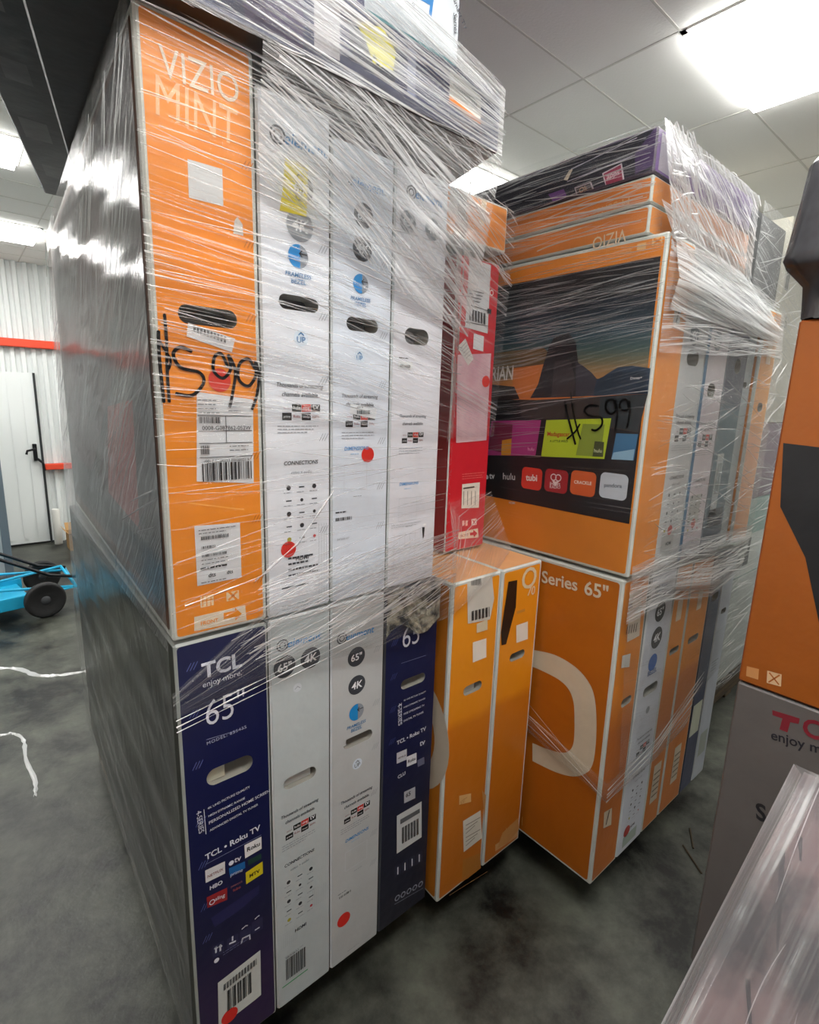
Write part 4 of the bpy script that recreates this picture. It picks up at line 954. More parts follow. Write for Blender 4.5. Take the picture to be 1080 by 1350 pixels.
tilebox(308, 868, 58, 62, '#dc3a2c'); tilebox(447, 882, 66, 66, '#a8242c'); tilebox(600, 896, 72, 70, '#d5602c'); tilebox(774, 912, 80, 74, '#c3c9d2')
scr.ptext('tubi', (275, 878), (340, 882), '#f3e8e6', bold=.05, L=4); scr.ptext('iHeart', (412, 905), (472, 909), '#f0dcdc', bold=.04, L=4); scr.ptext('RADIO', (412, 922), (472, 926), '#f0dcdc', bold=.01, L=4)
u, v = P(447, 862)
for s_ in (-1, 1): scr.ring(u+s_*.008, v, .0105, .003, '#f0dcdc', 4)
scr.poly([(u-.016, v-.006), (u, v-.024), (u+.016, v-.006), (u, v-.012)], '#f0dcdc', 4)
scr.ptext('CRACKLE', (550, 895), (650, 905), '#f4e0d2', bold=.05, L=4); scr.ptext('pandora', (722, 915), (822, 921), '#4b5260', bold=.01, L=4)
scr.ptext('tv', (68, 868), (98, 869), '#dadde0', bold=.03, L=4); scr.ptext('hulu', (146, 872), (214, 876), '#dadde0', L=4); u, v = P(54, 860); scr.disc(u, v, .007, '#dadde0', 4)
scr.ptext('RIAN', (78, 312), (205, 303), '#d9cfc4', bold=.03, hs=1.5, italic=.1, L=5)
scr.ptext('Disney+', (872, 305), (938, 300), '#e4e6ea', bold=.01, L=5); scr.ptext('HDMI', (180, 1010), (214, 1014), '#c9c9c9', bold=.02, L=4)
k.v = (640, 160, 4.15)
k.done('printed_side'); scr.done('screen_picture', 'dark television screen picture with app tiles')
k = Ink(TV, 'left', (640, 160, 4.15)); k.ppoly([(915, 640), (972, 628), (968, 668), (912, 682)], '#dfb27c', 2); k.ppoly([(832, 672), (882, 662), (878, 698), (830, 706)], '#dfb27c', 2)
k.pline([(925, 672), (960, 640)], .005, '#d98224', 3); k.pline([(925, 645), (960, 665)], .005, '#d98224', 3); k.ptext('FRONT', (738, 730), (800, 716), '#dfb27c', bold=.02); k.done('printed_artwork')
k = Ink(TV, 'left', (630, 430, 4.32), .004)
stroke(k, [(500, 430), (520, 520), (560, 670)], .006); stroke(k, [(535, 380), (545, 470), (575, 600), (590, 640)], .005); stroke(k, [(515, 640), (560, 600), (585, 560)], .005)
stroke(k, [(690, 455), (640, 452), (612, 480), (640, 510), (705, 520), (712, 560), (680, 592), (655, 590)], .0055)
stroke(k, [(790, 470), (775, 420), (740, 430), (735, 475), (765, 500), (795, 470), (790, 425), (800, 500), (788, 585)], .0055)
stroke(k, [(865, 465), (850, 420), (820, 430), (815, 465), (845, 480), (868, 460), (868, 430), (870, 500), (855, 575)], .0055)
k.done('price_marking', 'handwritten $599 in black marker')
k = Ink(TV, 'front', (850, 330, 3.29)); k.ppoly([(112, 65), (165, 110), (160, 330), (95, 300)], '#e29a48', 1.5); k.done('printed_artwork')
k = Ink(TV, 'front', (850, 330, 3.29), .0012); k.ppoly([(130, 245), (158, 255), (148, 330), (120, 322)], '#b9c3bf'); k.pline([(133, 310), (147, 262)], .005, '#3a4444', 2); k.done('small_sticker')
def fu(seed, apps=.44):
    def g(k, W, H):
        el_disc(k, W*.45, .66, .028, '4K', '#7c8389'); el_apps(k, W*.5, apps, .10); el_conn(k, W*.5, apps-.17, .09); k.rect(W*.2, .02+.1*seed, W*.5, .09, '#b8bab8', 1.6); k.disc(W*.5, .12, .015, '#c2564c', 2)
    return g
Q1 = el_box((1.216, -.285, Z2-.02), .156, .80, 'white television box right beside the screen-picture box in the upper row', hole=(.08, .60, .075, .04), parts=fu(0), d=1.1, color='#c8cbcc')
Q2 = el_box((1.375, -.285, Z2-.02), .160, .80, 'white television box with a blue edge, second white one in the upper row', hole=(.075, .52, .055, .04), parts=fu(1, .42), d=1.1, color='#d8d2d8')
k = Ink(Q2, 'front'); k.rect(.002, .003, .020, .79, '#2f6a94', 1.2); k.done('edge_stripe', 'blue stripe along its left edge')
Q3 = Box('television_box', (1.538, -.285, Z2-.02), (.165, 1.1, .80), '#8f959c', 'dark navy television box with a pale lower label, in the upper row', hole=(.09, .60, .05, .045), hole_col='#0a0b10')
Q3.panel('front', grad('navy_film_haze', [(0, '#4a4a5c'), (.3, '#5b7480'), (.62, '#54707c'), (.66, '#262b48'), (1, '#23284a')], h=.8), .004); Q3.panel('left', '#5b5c62', .005, 'printed_side')  # teal lower tones: haze of the film put into the colour
k = Ink(Q3, 'front', lift=.0012); k.crect(.06, .23, .05, .20, '#c5cfd2'); k.rect(.045, .2, .03, .10, '#8d9a9e', 2); k.done('shipping_label', 'tall pale label')
k = Ink(Q3, 'front', lift=.0012); k.crect(.085, .12, .12, .06, '#23263c'); k.done('dark_label')
Q4 = or_box('orange television box at the right end of the upper row', 1.815, -.285, Z2-.02, .150, 1.1, .80, hole=(.075, .48, .05, .03), col=grad('orange_pale', [(0, '#d8a070'), (.5, '#dca078'), (.62, '#e29a3c'), (1, '#e09a40')], h=.8))
k = Ink(Q4, 'front', lift=.0012); k.crect(.08, .66, .045, .07, '#e6d2ae'); k.done('blank_sticker')
Q5 = el_box((1.707, -.27, Z2-.02), .104, .78, 'narrow pale grey television box between the dark navy and orange ones in the upper row', hole=(.05, .55, .04, .02), d=1.05, color='#aab6ba')

# ---- three cartons lying across the top
zz = 1.957
def lying(z, h, x, w_, label, c, fc=None, lc=None):
    B = Box('television_box', (x, -.24, z), (w_, 1.35, h), BODY if c == OR else '#4a3f52', label)
    B.panel('front', fc or c, .005); B.panel('left', lc or c, .006, 'printed_side'); return B
Y1b = lying(zz, .066, 1.062, .64, 'orange box lying flat, right on top of the screen-picture box', OR, '#dd8c40', '#d17c34')
Y2b = lying(zz+.068, .062, 1.060, .635, 'orange box lying flat, directly under the plum and black box', OR, '#dd8c40', '#d17c34')
Y3b = lying(zz+.132, .098, 1.055, .63, 'plum and black box lying flat, topmost of the screen-picture stack', '#5b3f78', '#71528e', '#1c1a28')
k = Ink(Y1b, 'left', (640, 160, 4.15)); k.ptext('VIZIO', (775, 585), (590, 640), '#dcc3a4', bold=.01, hs=1.2); k.done('printed_artwork')
k = Ink(Y2b, 'left', (640, 160, 4.15)); k.ptext('M-Series', (790, 415), (590, 485), '#dcb37c', bold=.0, hs=.8); k.done('printed_artwork')
k = Ink(Y3b, 'left', (640, 160, 4.15))
k.ppoly([(820, 175), (935, 25), (950, 30), (920, 240), (820, 290)], '#4b3560', 2); k.ppoly([(640, 285), (748, 228), (760, 335), (655, 385)], '#d6c9d2', 2); k.ppoly([(648, 288), (742, 238), (752, 330), (660, 378)], '#9c3350', 2.6)
k.ppoly([(488, 362), (580, 330), (592, 402), (495, 440)], '#b8aab0', 2); k.ppoly([(495, 368), (574, 338), (584, 398), (502, 430)], '#3c2c30', 2.6)
k.ppoly([(345, 400), (430, 370), (445, 468), (365, 512)], '#6b3f80', 2); k.ptext('apps', (665, 318), (735, 290), '#e2c0c8', bold=.02); k.ptext('Ok', (515, 395), (560, 375), '#b98a6a', bold=.02)
for (a, b) in (((470, 262), (830, 90)), ((450, 330), (820, 185))): k.pline([a, b], .002, '#bdb6c4')
k.ppoly([(430, 320), (460, 268), (480, 262), (450, 325)], '#c9b9a4', 2.4); k.done('printed_artwork')
k = Ink(Y3b, 'front'); k.rect(.02, .01, .16, .078, '#a9a3b0', 1.6); k.rect(.30, .015, .02, .035, '#2e2440', 2); k.done('printed_artwork')

# ================================================================== STACK 3 (right foreground)
S3X = 1.10; S3Y = -.568; s3d = 1.33
G1 = Box('television_box', (S3X, S3Y-s3d, .10), (.15, s3d, .818), '#625e5c', 'dull grey television box with a red T and enjoy lettering, standing at the right edge', None)
k = Ink(G1, 'left', (840, 850, 2.7)); k.rr(k.f.w/2, k.f.h/2, k.f.w-.008, k.f.h-.008, .005, '#625d5b', .7)
k.ppoly([(482, 232), (580, 262), (576, 282), (546, 275), (536, 312), (508, 300), (518, 262), (483, 250)], '#7c1f2c', 2)
k.ptext('CL', (592, 322), (720, 355), '#7c1f2c', bold=.05, hs=1.1); k.ptext('enjoy more.', (478, 335), (760, 420), '#23222a', bold=.02, hs=1.1); k.ptext('Series', (425, 618), (640, 700), '#1d1c22', bold=.05, hs=1.2)
k.done('printed_side')
G2 = Box('television_box', (S3X, S3Y-s3d, .922), (.15, s3d, .812), '#96490f', 'orange television box with a huge black letter shape, on the grey box', None)
k = Ink(G2, 'left', (0, 0, 1)); k.rr(k.f.w/2, k.f.h/2, k.f.w-.008, k.f.h-.008, .008, '#98500f', .7)
k.ppoly([(1033, 584), (1100, 592), (1180, 980), (1105, 940), (1062, 735), (1029, 668)], '#17171b', 1.6)
k.ppoly([(1012, 884), (1031, 889), (1030, 905), (1011, 900)], '#d8b58c', 2); k.pline([(1015, 887), (1027, 902)], .003, '#b05f1d', 3); k.pline([(1028, 890), (1014, 899)], .003, '#b05f1d', 3); k.ppoly([(985, 878), (1001, 882), (1000, 896), (984, 891)], '#c58a54', 2); k.done('printed_side')
pallet((1.12, S3Y-s3d+.03, 0), .75, 1.25, 'pallet under the grey and orange boxes at the right edge', H=.098)
dk = noise_mat('black_wrap', '#141416', '#5c5c60', scale=3, detail=5, rough=(.12, .3), bump=.8, stretch=(1, 1, .6))
mb = MB(); rnd = random.Random(5)
def ring_pts(z, o, n=40):
    # rounded rectangle outline around the dark load
    x0, x1, y0, y1 = S3X-o, S3X+.15+o*.3, S3Y-s3d, S3Y+o*.6
    return [(p[0], p[1], z) for p in rr_pts((x0+x1)/2, (y0+y1)/2, x1-x0, y1-y0, .03, 9)]
prof = [(1.737, .004), (1.76, .006), (1.80, .012), (1.83, .05), (1.845, .062), (1.86, .058), (1.95, .045), (2.02, .038), (2.035, .028), (2.04, .0)]
rings = [ring_pts(z, o) for z, o in prof]; n = len(rings[0])
for r in rings: mb.V += [Vector((x+rnd.uniform(-.002, .002), y+rnd.uniform(-.002, .002), z+rnd.uniform(-.002, .002))) for x, y, z in r]
for j in range(len(rings)-1):
    for q in range(n): mb.F.append([j*n+q, j*n+(q+1) % n, (j+1)*n+(q+1) % n, (j+1)*n+q]); mb.M.append(mb.mi(dk))
mb.F.append([(len(rings)-1)*n+q for q in range(n)]); mb.M.append(0)
o = mb.build('wrapped_bundle', None, True); tag(o, 'bundle in glossy black wrap bulging on top of the orange box at the right edge', 'bundle')

# ================================================================== STACK 4 (behind, seen between stacks)
pallet((2.30, -.06, 0), 1.15, 1.2, 'rough wooden pallet in the gap behind the screen-picture stack', H=.13)
def simple(x0, x1, z0, z1, y, c, label, d=.9, lbl=None, group=None):
    B = Box('carton', (x0, y, z0), (x1-x0, d, z1-z0), BODY if c in (OR, '#d9902f') else c, label, group, category='box'); B.panel('front', c, .006); B.panel('left', c, .006, 'printed_side'); return B
zz4 = .132
B1 = simple(2.28, 2.56, zz4, .62, -.05, '#a88a62', 'tan cardboard box low on the pallet in the gap behind')
B2 = simple(2.565, 3.30, zz4, .70, -.05, '#b4bab6', 'pale grey box low on the pallet in the gap behind')
B3 = simple(2.27, 2.56, .622, .80, -.04, '#7c6f5c', 'brown carton under the green one in the gap behind')
B4 = simple(2.33, 2.60, .802, 1.20, -.06, '#2f9a4e', 'bright green box in the gap behind')
k = Ink(B4, 'front'); k.rect(.05, .28, .08, .09, '#d4e4d6', 2); k.rect(.065, .295, .05, .06, '#2f9a4e', 3); k.rect(.14, .10, .07, .14, '#cdd8d0', 2); k.text('n', .08, .05, '#dfeee2', width=.05, bold=.05); k.done('printed_artwork')
B5 = simple(2.605, 3.25, .702, 1.12, -.05, '#7da198', 'teal grey box with a black patch in the gap behind')
k = Ink(B5, 'front'); k.rect(.02, .01, .45, .22, '#c9d0cc', 2); k.rect(.10, .06, .16, .15, '#17181c', 3); k.text('n"', .18, .10, '#d5d8da', width=.08, bold=.04, L=4); k.done('printed_artwork')
B6 = simple(2.42, 2.70, 1.202, 1.83, -.07, '#d9902f', 'orange television box with hand hole in the gap behind')
k = Ink(B6, 'front'); k.rr(.17, .46, .07, .06, .01, '#efd9ae', 2); k.rr(.16, .28, .09, .03, .014, '#3a342a', 2); k.done('printed_artwork')
B7 = simple(2.705, 3.25, 1.122, 1.50, -.05, '#6d5268', 'plum carton stacked beside the orange box in the gap behind')
B8 = simple(2.72, 3.2, 1.502, 2.42, -.05, '#b7b4a6', 'tall beige box standing high in the gap behind')
k = Ink(B8, 'front'); k.rr(.05, .65, .05, .08, .01, '#5f5d56', 2); k.text('65', .1, .45, '#6b695f', width=.07); k.done('printed_artwork')
B9 = simple(2.30, 2.715, 1.835, 2.36, -.03, '#3c3e3f', 'grey printed box high in the gap behind')
k = Ink(B9, 'front'); k.rect(.06, .05, .15, .2, '#8e9190', 2); k.rect(.25, .1, .1, .3, '#33363a', 2); k.done('printed_artwork')

# ================================================================== BACKGROUND LEFT
# grey steel post and panel
sg = plain('grey_blue_steel', '#6e7c86', .4, .3); sg2 = plain('pale_steel_panel', '#a9b5bb', .45)
r = bpy.data.objects.new('steel_frame', None); COL.objects.link(r); r.location = (-.2, 4.28, 0); tag(r, 'grey blue steel post and panel standing at the left edge', 'frame')
mb = MB(); mb.box((.12, -.04, 0), (.175, .04, 1.86), sg, .004); mb.build('post', r)
mb = MB(); mb.box((-1.0, -.04, 0), (-.95, .04, 1.86), sg, .004); mb.build('post', r)
mb = MB(); mb.box((-.95, -.012, .08), (.12, .012, 1.80), sg2); mb.build('panel', r)
for z in (.03, .95, 1.80): mb = MB(); mb.box((-.95, -.03, z), (.12, .03, z+.05), sg, .003); mb.build('rail', r)
# white roll and open cardboard box
mb = MB(); mb.lathe((.425, 5.44, 0), (0, 0, 1), [(0, 0), (.034, 0), (.036, .01), (.036, .36), (.033, .37), (.018, .37), (.018, .30), (0, .30)], plain('white_roll', '#dcdcd6', .6)); o = mb.build('film_roll', None, True); tag(o, 'white upright roll standing against the ribbed wall', 'roll')
cb = plain('cardboard_kraft', '#b08a58', .8, bump=.2)
mb = MB(); x0, y0, W_, D_, H_, t = .475, 5.08, .16, .20, .17, .004
mb.box((0, 0, 0), (W_, D_, t), cb); mb.box((0, 0, t), (W_, t, H_), cb); mb.box((0, D_-t, t), (W_, D_, H_), cb); mb.box((0, t, t), (t, D_-t, H_), cb); mb.box((W_-t, t, t), (W_, D_-t, H_), cb)
o = mb.build('cardboard_box'); o.location = (x0, y0, 0); tag(o, 'small open brown cardboard box on the floor by the ribbed wall', 'box')
for pts in ([(0, 0, H_), (W_, 0, H_), (W_, -.09, H_+.03), (0, -.09, H_+.03)], [(0, 0, H_), (0, D_, H_), (-.04, D_, H_+.05), (-.04, 0, H_+.05)], [(0, D_, H_), (W_, D_, H_), (W_, D_+.05, H_+.07), (0, D_+.05, H_+.07)]):
    mb = MB(); P_ = [Vector(p) for p in pts]; n_ = (P_[1]-P_[0]).cross(P_[3]-P_[0]).normalized()*.003
    mb.V = P_+[p+n_ for p in P_]; i = mb.mi(cb); mb.F = [[0, 1, 2, 3], [4, 5, 6, 7], [0, 1, 5, 4], [1, 2, 6, 5], [2, 3, 7, 6], [3, 0, 4, 7]]; mb.M = [i]*6; mb.build('flap', o)
# cyan reel mower
cy = plain('cyan_paint', '#1fa6d0', .35); tyre = plain('tyre_rubber', '#141416', .6, bump=.3); 
r = bpy.data.objects.new('push_mower', None); COL.objects.link(r); r.location = (.0, 3.42, 0); r.rotation_euler = (0, 0, math.radians(8)); tag(r, 'cyan push mower with black wheels on the floor at the left edge', 'mower')
def wheel(x, y, rad=.125, wd=.05):
    mb = MB(); mb.lathe((x, y, rad), (0, 1, 0), [(rad*.25, -wd*.3), (rad*.7, -wd*.32), (rad*.86, -wd/2), (rad*.97, -wd*.42), (rad, -wd*.2), (rad, wd*.2), (rad*.97, wd*.42), (rad*.86, wd/2), (rad*.7, wd*.32), (rad*.25, wd*.3)], tyre, 36)
    w_ = mb.build('wheel', r, True)
    mb = MB(); mb.lathe((x, y, rad), (0, 1, 0), [(0, -wd*.36), (rad*.22, -wd*.34), (rad*.26, -wd*.2), (rad*.26, wd*.2), (rad*.22, wd*.34), (0, wd*.36)], plain('hub_grey', '#3a3c40', .4)); mb.build('hub', w_, True)
wheel(.075, -.10); wheel(.20, .48); wheel(-.62, -.10); wheel(-.55, .48)
mb = MB(); mb.box((-.85, -.02, .10), (.02, .40, .13), cy, .008); mb.box((-.85, -.03, .075), (.02, -.018, .165), cy, .004); mb.box((-.85, .398, .075), (.05, .41, .165), cy, .004); mb.build('deck', r)
mb = MB()
for a, b in (((.30, .02, .14), (-.5, .03, .27)), ((.33, .42, .16), (-.5, .40, .28)), ((.30, .02, .14), (.34, .42, .18)), ((.30, .02, .14), (-.3, -.02, .12)), ((.33, .42, .16), (.26, .2, .26)), ((.30, .02, .14), (.26, .2, .26)), ((.26, .2, .26), (-.4, .2, .2))): mb.tube([a, b], .010, cy, 8)
mb.build('frame_tubes', r, True)
mb = MB(); 
for y in (.05, .36): mb.tube([(.33, y, .20), (.15, y, .25), (-.25, y, .50), (-.75, y, .83)], .012, bk, 8)
mb.build('handle', r, True)
mb = MB(); mb.lathe((-.32, -.02, .20), (0, 1, 0), [(0, 0), (.07, 0), (.08, .01), (.08, .40), (.07, .41), (0, .41)], tyre, 20); mb.build('reel', r, True)
# film strands and scraps on the floor
fs = film_mat('floor_film', base=.30, streak=.4, milky=.6, scale=(6, 60), rough=.2)
def strand(pts, wd, label, seed):
    rnd = random.Random(seed); mb = Film(); P_ = cat2(pts); n = len(P_); i = mb.mi(fs)
    for j, (x, y) in enumerate(P_):
        q = P_[min(j+1, n-1)]; p = P_[max(j-1, 0)]; dx, dy = q[0]-p[0], q[1]-p[1]; l = math.hypot(dx, dy) or 1; nx, ny = -dy/l, dx/l; ww = wd*rnd.uniform(.4, 1.2); h = .003+.012*rnd.random()
        for s_, z in ((-1, .002), (-.3, h), (.3, h*.5), (1, .002)): mb.V.append(Vector((x+nx*ww*s_, y+ny*ww*s_, z))); mb.uv.append((j*.03, s_*.05))
    for j in range(n-1):
        for q in range(3): mb.F.append([j*4+q, j*4+q+1, (j+1)*4+q+1, (j+1)*4+q]); mb.M.append(i)
    tag(mb.make('film_scrap'), label, 'plastic scrap')
def cat2(P, n=6):
    Q = []
    for i in range(len(P)-1):
        p0, p1, p2, p3 = P[max(i-1, 0)], P[i], P[i+1], P[min(i+2, len(P)-1)]
        for s_ in range(n):
            t = s_/n; Q.append(tuple(.5*((2*p1[j])+(-p0[j]+p2[j])*t+(2*p0[j]-5*p1[j]+4*p2[j]-p3[j])*t*t+(-p0[j]+3*p1[j]-3*p2[j]+p3[j])*t**3) for j in (0, 1)))
    return Q+[P[-1]]
strand([(-.6, 2.75), (-.35, 2.66), (-.21, 2.63), (-.13, 2.56), (-.06, 2.42), (.02, 2.36), (.10, 2.33), (.2, 2.30)], .016, 'long strand of clear film on the floor behind the front stack', 2)
strand([(-.5, 2.0), (-.25, 1.89), (-.20, 1.86), (-.175, 1.78), (-.18, 1.62), (-.165, 1.45), (-.175, 1.34)], .008, 'thin crooked strand of clear film on the floor at the left edge', 3)
spl = wood
for (x, y, a, l, lab) in ((1.655, -.36, .5, .10, 'thin wood splinter on the floor beside the grey box, the upper of two'), (1.56, -.40, .9, .12, 'wood splinter on the floor beside the grey box, the lower of two')):
    mb = MB(); mb.box((-l/2, -.003, 0), (l/2, .003, .004), spl, .001); o = mb.build('wood_splinter'); o.location = (x, y, .0005); o.rotation_euler = (0, 0, a); tag(o, lab, 'splinter')

# ---- unseen loaded pallets added behind the viewer to block low-angle light
for gx in (-2.3, -1.0, .35):
    pallet((gx, -3.3, 0), 1.15, 1.1, 'unseen pallet added behind the viewer, under the light-blocking boxes')['group'] = 'light-blocking pallets added behind the viewer'
    for i in range(6):
        for lv in (0, 1):
            c = (NV, OR, '#8a8f98')[(i+lv) % 3]
            B = Box('television_box', (gx+.02+i*.185, -3.3, .12+lv*.99), (.178, 1.15, .98), c, 'unseen upright television box added behind the viewer to block light', 'light-blocking boxes added behind the viewer')

# ================================================================== STRETCH WRAP
hv = film_mat('wrap_heavy', base=.05, streak=.75, thr=(.47, .58), milky=.72, scale=(1.4, 150), pthr=(.25, .55), rough=.22, bump=1.)
md_ = film_mat('wrap_medium', fres=.6, base=.0, streak=.55, thr=(.51, .60), milky=.68, scale=(1.3, 170), pthr=(.32, .62), rough=.20, bump=.9)
lt = film_mat('wrap_light', fres=.4, base=.0, streak=.28, thr=(.55, .64), milky=.4, scale=(1.0, 160), pthr=(.42, .7), rough=.16)
sd = film_mat('wrap_side', base=.0, streak=.5, thr=(.50, .62), milky=.14, scale=(1.8, 110), pthr=(.30, .65), rough=.14, bump=1., tint=(.92, .87, .87))
sl = film_mat('wrap_side_low', fres=.7, base=.0, streak=.12, thr=(.5, .62), milky=.12, scale=(1.2, 9), pthr=(.35, .7), rough=.16, bump=1., tint=(.93, .93, .90))
def crease_mat(name, a, rough=.15, milky=.5):
    m, nt, out = new_mat(name); L = nt.links.new
    g = node(nt, 'ShaderNodeBsdfGlossy'); g.inputs['Roughness'].default_value = rough; d = node(nt, 'ShaderNodeBsdfDiffuse'); d.inputs[0].default_value = (.92, .93, .94, 1)
    t = node(nt, 'ShaderNodeBsdfTranslucent'); t.inputs[0].default_value = (.92, .93, .94, 1)
    dt = node(nt, 'ShaderNodeMixShader'); dt.inputs[0].default_value = .5; L(d.outputs[0], dt.inputs[1]); L(t.outputs[0], dt.inputs[2])
    gm = node(nt, 'ShaderNodeMixShader'); gm.inputs[0].default_value = milky; L(g.outputs[0], gm.inputs[1]); L(dt.outputs[0], gm.inputs[2])
    tr = node(nt, 'ShaderNodeBsdfTransparent'); fm = node(nt, 'ShaderNodeMixShader'); fm.inputs[0].default_value = a
    L(tr.outputs[0], fm.inputs[1]); L(gm.outputs[0], fm.inputs[2]); L(fm.outputs[0], out.inputs[0]); return m
cm = crease_mat('film_crease', .60, rough=.32, milky=.45)
gl = film_mat('wrap_glare', base=.22, streak=.6, thr=(.45, .56), milky=.62, scale=(1.2, 90), pthr=(.2, .5), rough=.24, bump=.7); cl = crease_mat('film_crease_thin', .34, rough=.3, milky=.3)
def wrap(name_label):
    r = bpy.data.objects.new('stretch_wrap', None); COL.objects.link(r); tag(r, name_label, 'plastic wrap'); return r
# stack 1
r1 = wrap('clear stretch wrap around the front stack, brightest below the navy lying box')
y = -.010
f = Film()
f.sheet([[(-.008, y, 1.50), (.20, y, 1.50), (.34, y, 1.50), (.50, y, 1.48), (.66, y, 1.46)], [(-.008, y, 1.80), (.2, y, 1.80), (.34, y, 1.80), (.5, y, 1.77), (.66, y, 1.72)], [(-.008, y-.01, 2.085), (.2, y-.01, 2.085), (.4, y-.03, 2.085), (.6, y-.035, 2.085), (.73, y-.035, 2.085)]], md_, seed=1, uvrot=.10)
f.creases([(-.005, y, 1.55), (.655, y, 1.50), (.73, y-.035, 2.08), (-.005, y-.01, 2.08)], 150, cl, ang=(-.14, .05), ln=(.05, .35), wd=(.0005, .0018), seed=1)
f.creases([(.18, y, 1.72), (.655, y, 1.66), (.73, y-.035, 2.08), (.18, y-.01, 2.08)], 60, cm, ang=(-.22, .0), ln=(.05, .28), wd=(.0006, .0024), seed=2)
f.make('front_film', r1)
f = Film(); f.sheet([[(.17, y-.012, 1.90), (.34, y-.012, 1.84), (.5, y-.012, 1.76), (.70, y, 1.70)], [(.17, y-.045, 2.08), (.34, y-.045, 2.08), (.5, y-.045, 2.08), (.735, y-.045, 2.08)]], hv, seed=2, uvrot=.30, uoff=2)
f.creases([(.17, y-.02, 1.90), (.70, y, 1.74), (.735, y-.045, 2.085), (.17, y-.045, 2.085)], 60, cm, ang=(-.38, -.05), ln=(.10, .4), wd=(.001, .003), seed=3)
f.make('gathered_film', r1)
f = Film(); f.sheet([[(-.17, y-.046, 2.075), (.1, y-.046, 2.08), (.4, y-.048, 2.08), (.735, y-.042, 2.085)], [(-.17, y-.048, 2.30), (.1, y-.048, 2.30), (.4, y-.048, 2.28), (.735, y-.042, 2.215)]], hv, seed=3, uvrot=.10, uoff=5)
f.creases([(-.17, y-.046, 2.075), (.735, y-.042, 2.085), (.735, y-.042, 2.215), (-.17, y-.046, 2.35)], 170, cm, ang=(-.12, .05), ln=(.05, .30), wd=(.0008, .0032), seed=4)
f.make('top_film', r1)
f = Film(); f.sheet([[(-.008, y, 1.12), (.2, y, 1.12), (.45, y, 1.14), (.66, y, 1.18)], [(-.008, y, 1.50), (.2, y, 1.50), (.34, y, 1.50), (.66, y, 1.46)]], lt, seed=4, uvrot=-.03)
f.creases([(-.005, y, 1.12), (.655, y, 1.16), (.655, y, 1.5), (-.005, y, 1.55)], 70, cl, ang=(-.1, .25), ln=(.05, .4), wd=(.0004, .0012), seed=5)
f.fold([(.15, y-.003, 1.20), (.24, y-.003, 1.26), (.325, y-.003, 1.36)], .0035, cl); f.fold([(.02, y-.003, 1.18), (.15, y-.003, 1.205)], .002, cl)
f.make('front_film', r1)
f = Film(); f.sheet([[(-.010, y-.002, .97), (.2, y-.004, .99), (.45, y-.02, .99), (.66, y-.04, 1.02)], [(-.010, y-.002, 1.02), (.2, y-.004, 1.16), (.45, y-.02, 1.22), (.66, y-.04, 1.24)]], md_, seed=5, uvrot=-.12, uoff=9)
f.creases([(.16, y-.006, 1.02), (.655, y-.035, 1.06), (.66, y-.035, 1.22), (.10, y-.006, 1.10)], 90, cm, ang=(-.02, .28), ln=(.06, .35), wd=(.0005, .002), seed=6)
f.creases([(.15, y-.010, 1.10), (.655, y-.035, 1.10), (.66, y-.035, 1.24), (.15, y-.010, 1.22)], 150, cl, ang=(.0, .35), ln=(.06, .3), wd=(.0005, .002), seed=16)
for a, b, c, d in ((.955, .99, 1.035, .0022), (.945, .975, 1.02, .0014), (.968, 1.0, 1.06, .0014)): f.fold([(-.008, y-.006, a), (.18, y-.008, b), (.40, y-.02, c)], d, cm)
f.make('seam_film', r1)
f = Film(); f.sheet([[(.655, y-.04, 1.02), (.80, -.05, 1.09), (1.0, .05, 1.115)], [(.655, y-.03, 1.20), (.82, .145, 1.26), (1.0, .145, 1.28)]], md_, seed=15, uvrot=-.2, uoff=9)
f.make('seam_film', r1)
f = Film(); f.sheet([[(.655, .0, 1.45), (.74, .08, 1.45), (.818, .148, 1.45), (1.0, .148, 1.45)], [(.66, -.03, 2.07), (.70, .02, 2.07), (.76, .11, 2.07), (1.0, .115, 2.07)]], md_, seed=6, uvrot=.45, uoff=1)
f.creases([(.655, .0, 1.5), (.818, .148, 1.45), (.80, .115, 2.07), (.66, -.03, 2.07)], 90, cm, ang=(-.7, -.1), ln=(.05, .22), wd=(.0008, .003), seed=7)
f.creases([(.66, .0, 1.15), (.818, .148, 1.15), (.818, .148, 1.5), (.66, .0, 1.5)], 50, cl, ang=(-.3, .1), ln=(.05, .18), wd=(.0005, .0012), seed=8)
f.creases([(.80, .12, 1.90), (1.0, .12, 1.86), (1.0, .11, 2.08), (.76, .11, 2.08)], 40, cm, ang=(-.6, -.1), ln=(.05, .2), wd=(.001, .003), seed=9)
f.make('side_film', r1)
# left side of stack 1: from the overhanging lying boxes down to the floor
f = Film()
f.sheet([[(.042, 1.53, .14), (.023, 1.0, .14), (.005, .5, .14), (-.012, -.012, .14)], [(.038, 1.53, .6), (.012, 1.0, .6), (-.006, .5, .6), (-.012, -.012, .6)], [(.048, 1.53, 1.1), (.023, 1.0, 1.1), (.005, .5, 1.1), (-.012, -.012, 1.1)]], sl, seed=7, nu=40, nv=50, uvrot=.9, amp=.0015)
f.make('side_film', r1)
f = Film()
f.sheet([[(.048, 1.53, 1.1), (.023, 1.0, 1.1), (.005, .5, 1.1), (-.012, -.012, 1.1)], [(.06, 1.53, 1.6), (.026, 1.0, 1.6), (.005, .5, 1.6), (-.012, -.012, 1.6)], [(.06, 1.45, 2.08), (.03, 1.0, 2.08), (.006, .5, 2.08), (-.012, -.02, 2.09)]], sd, seed=8, nu=40, nv=50, uvrot=-.75, amp=.0012)
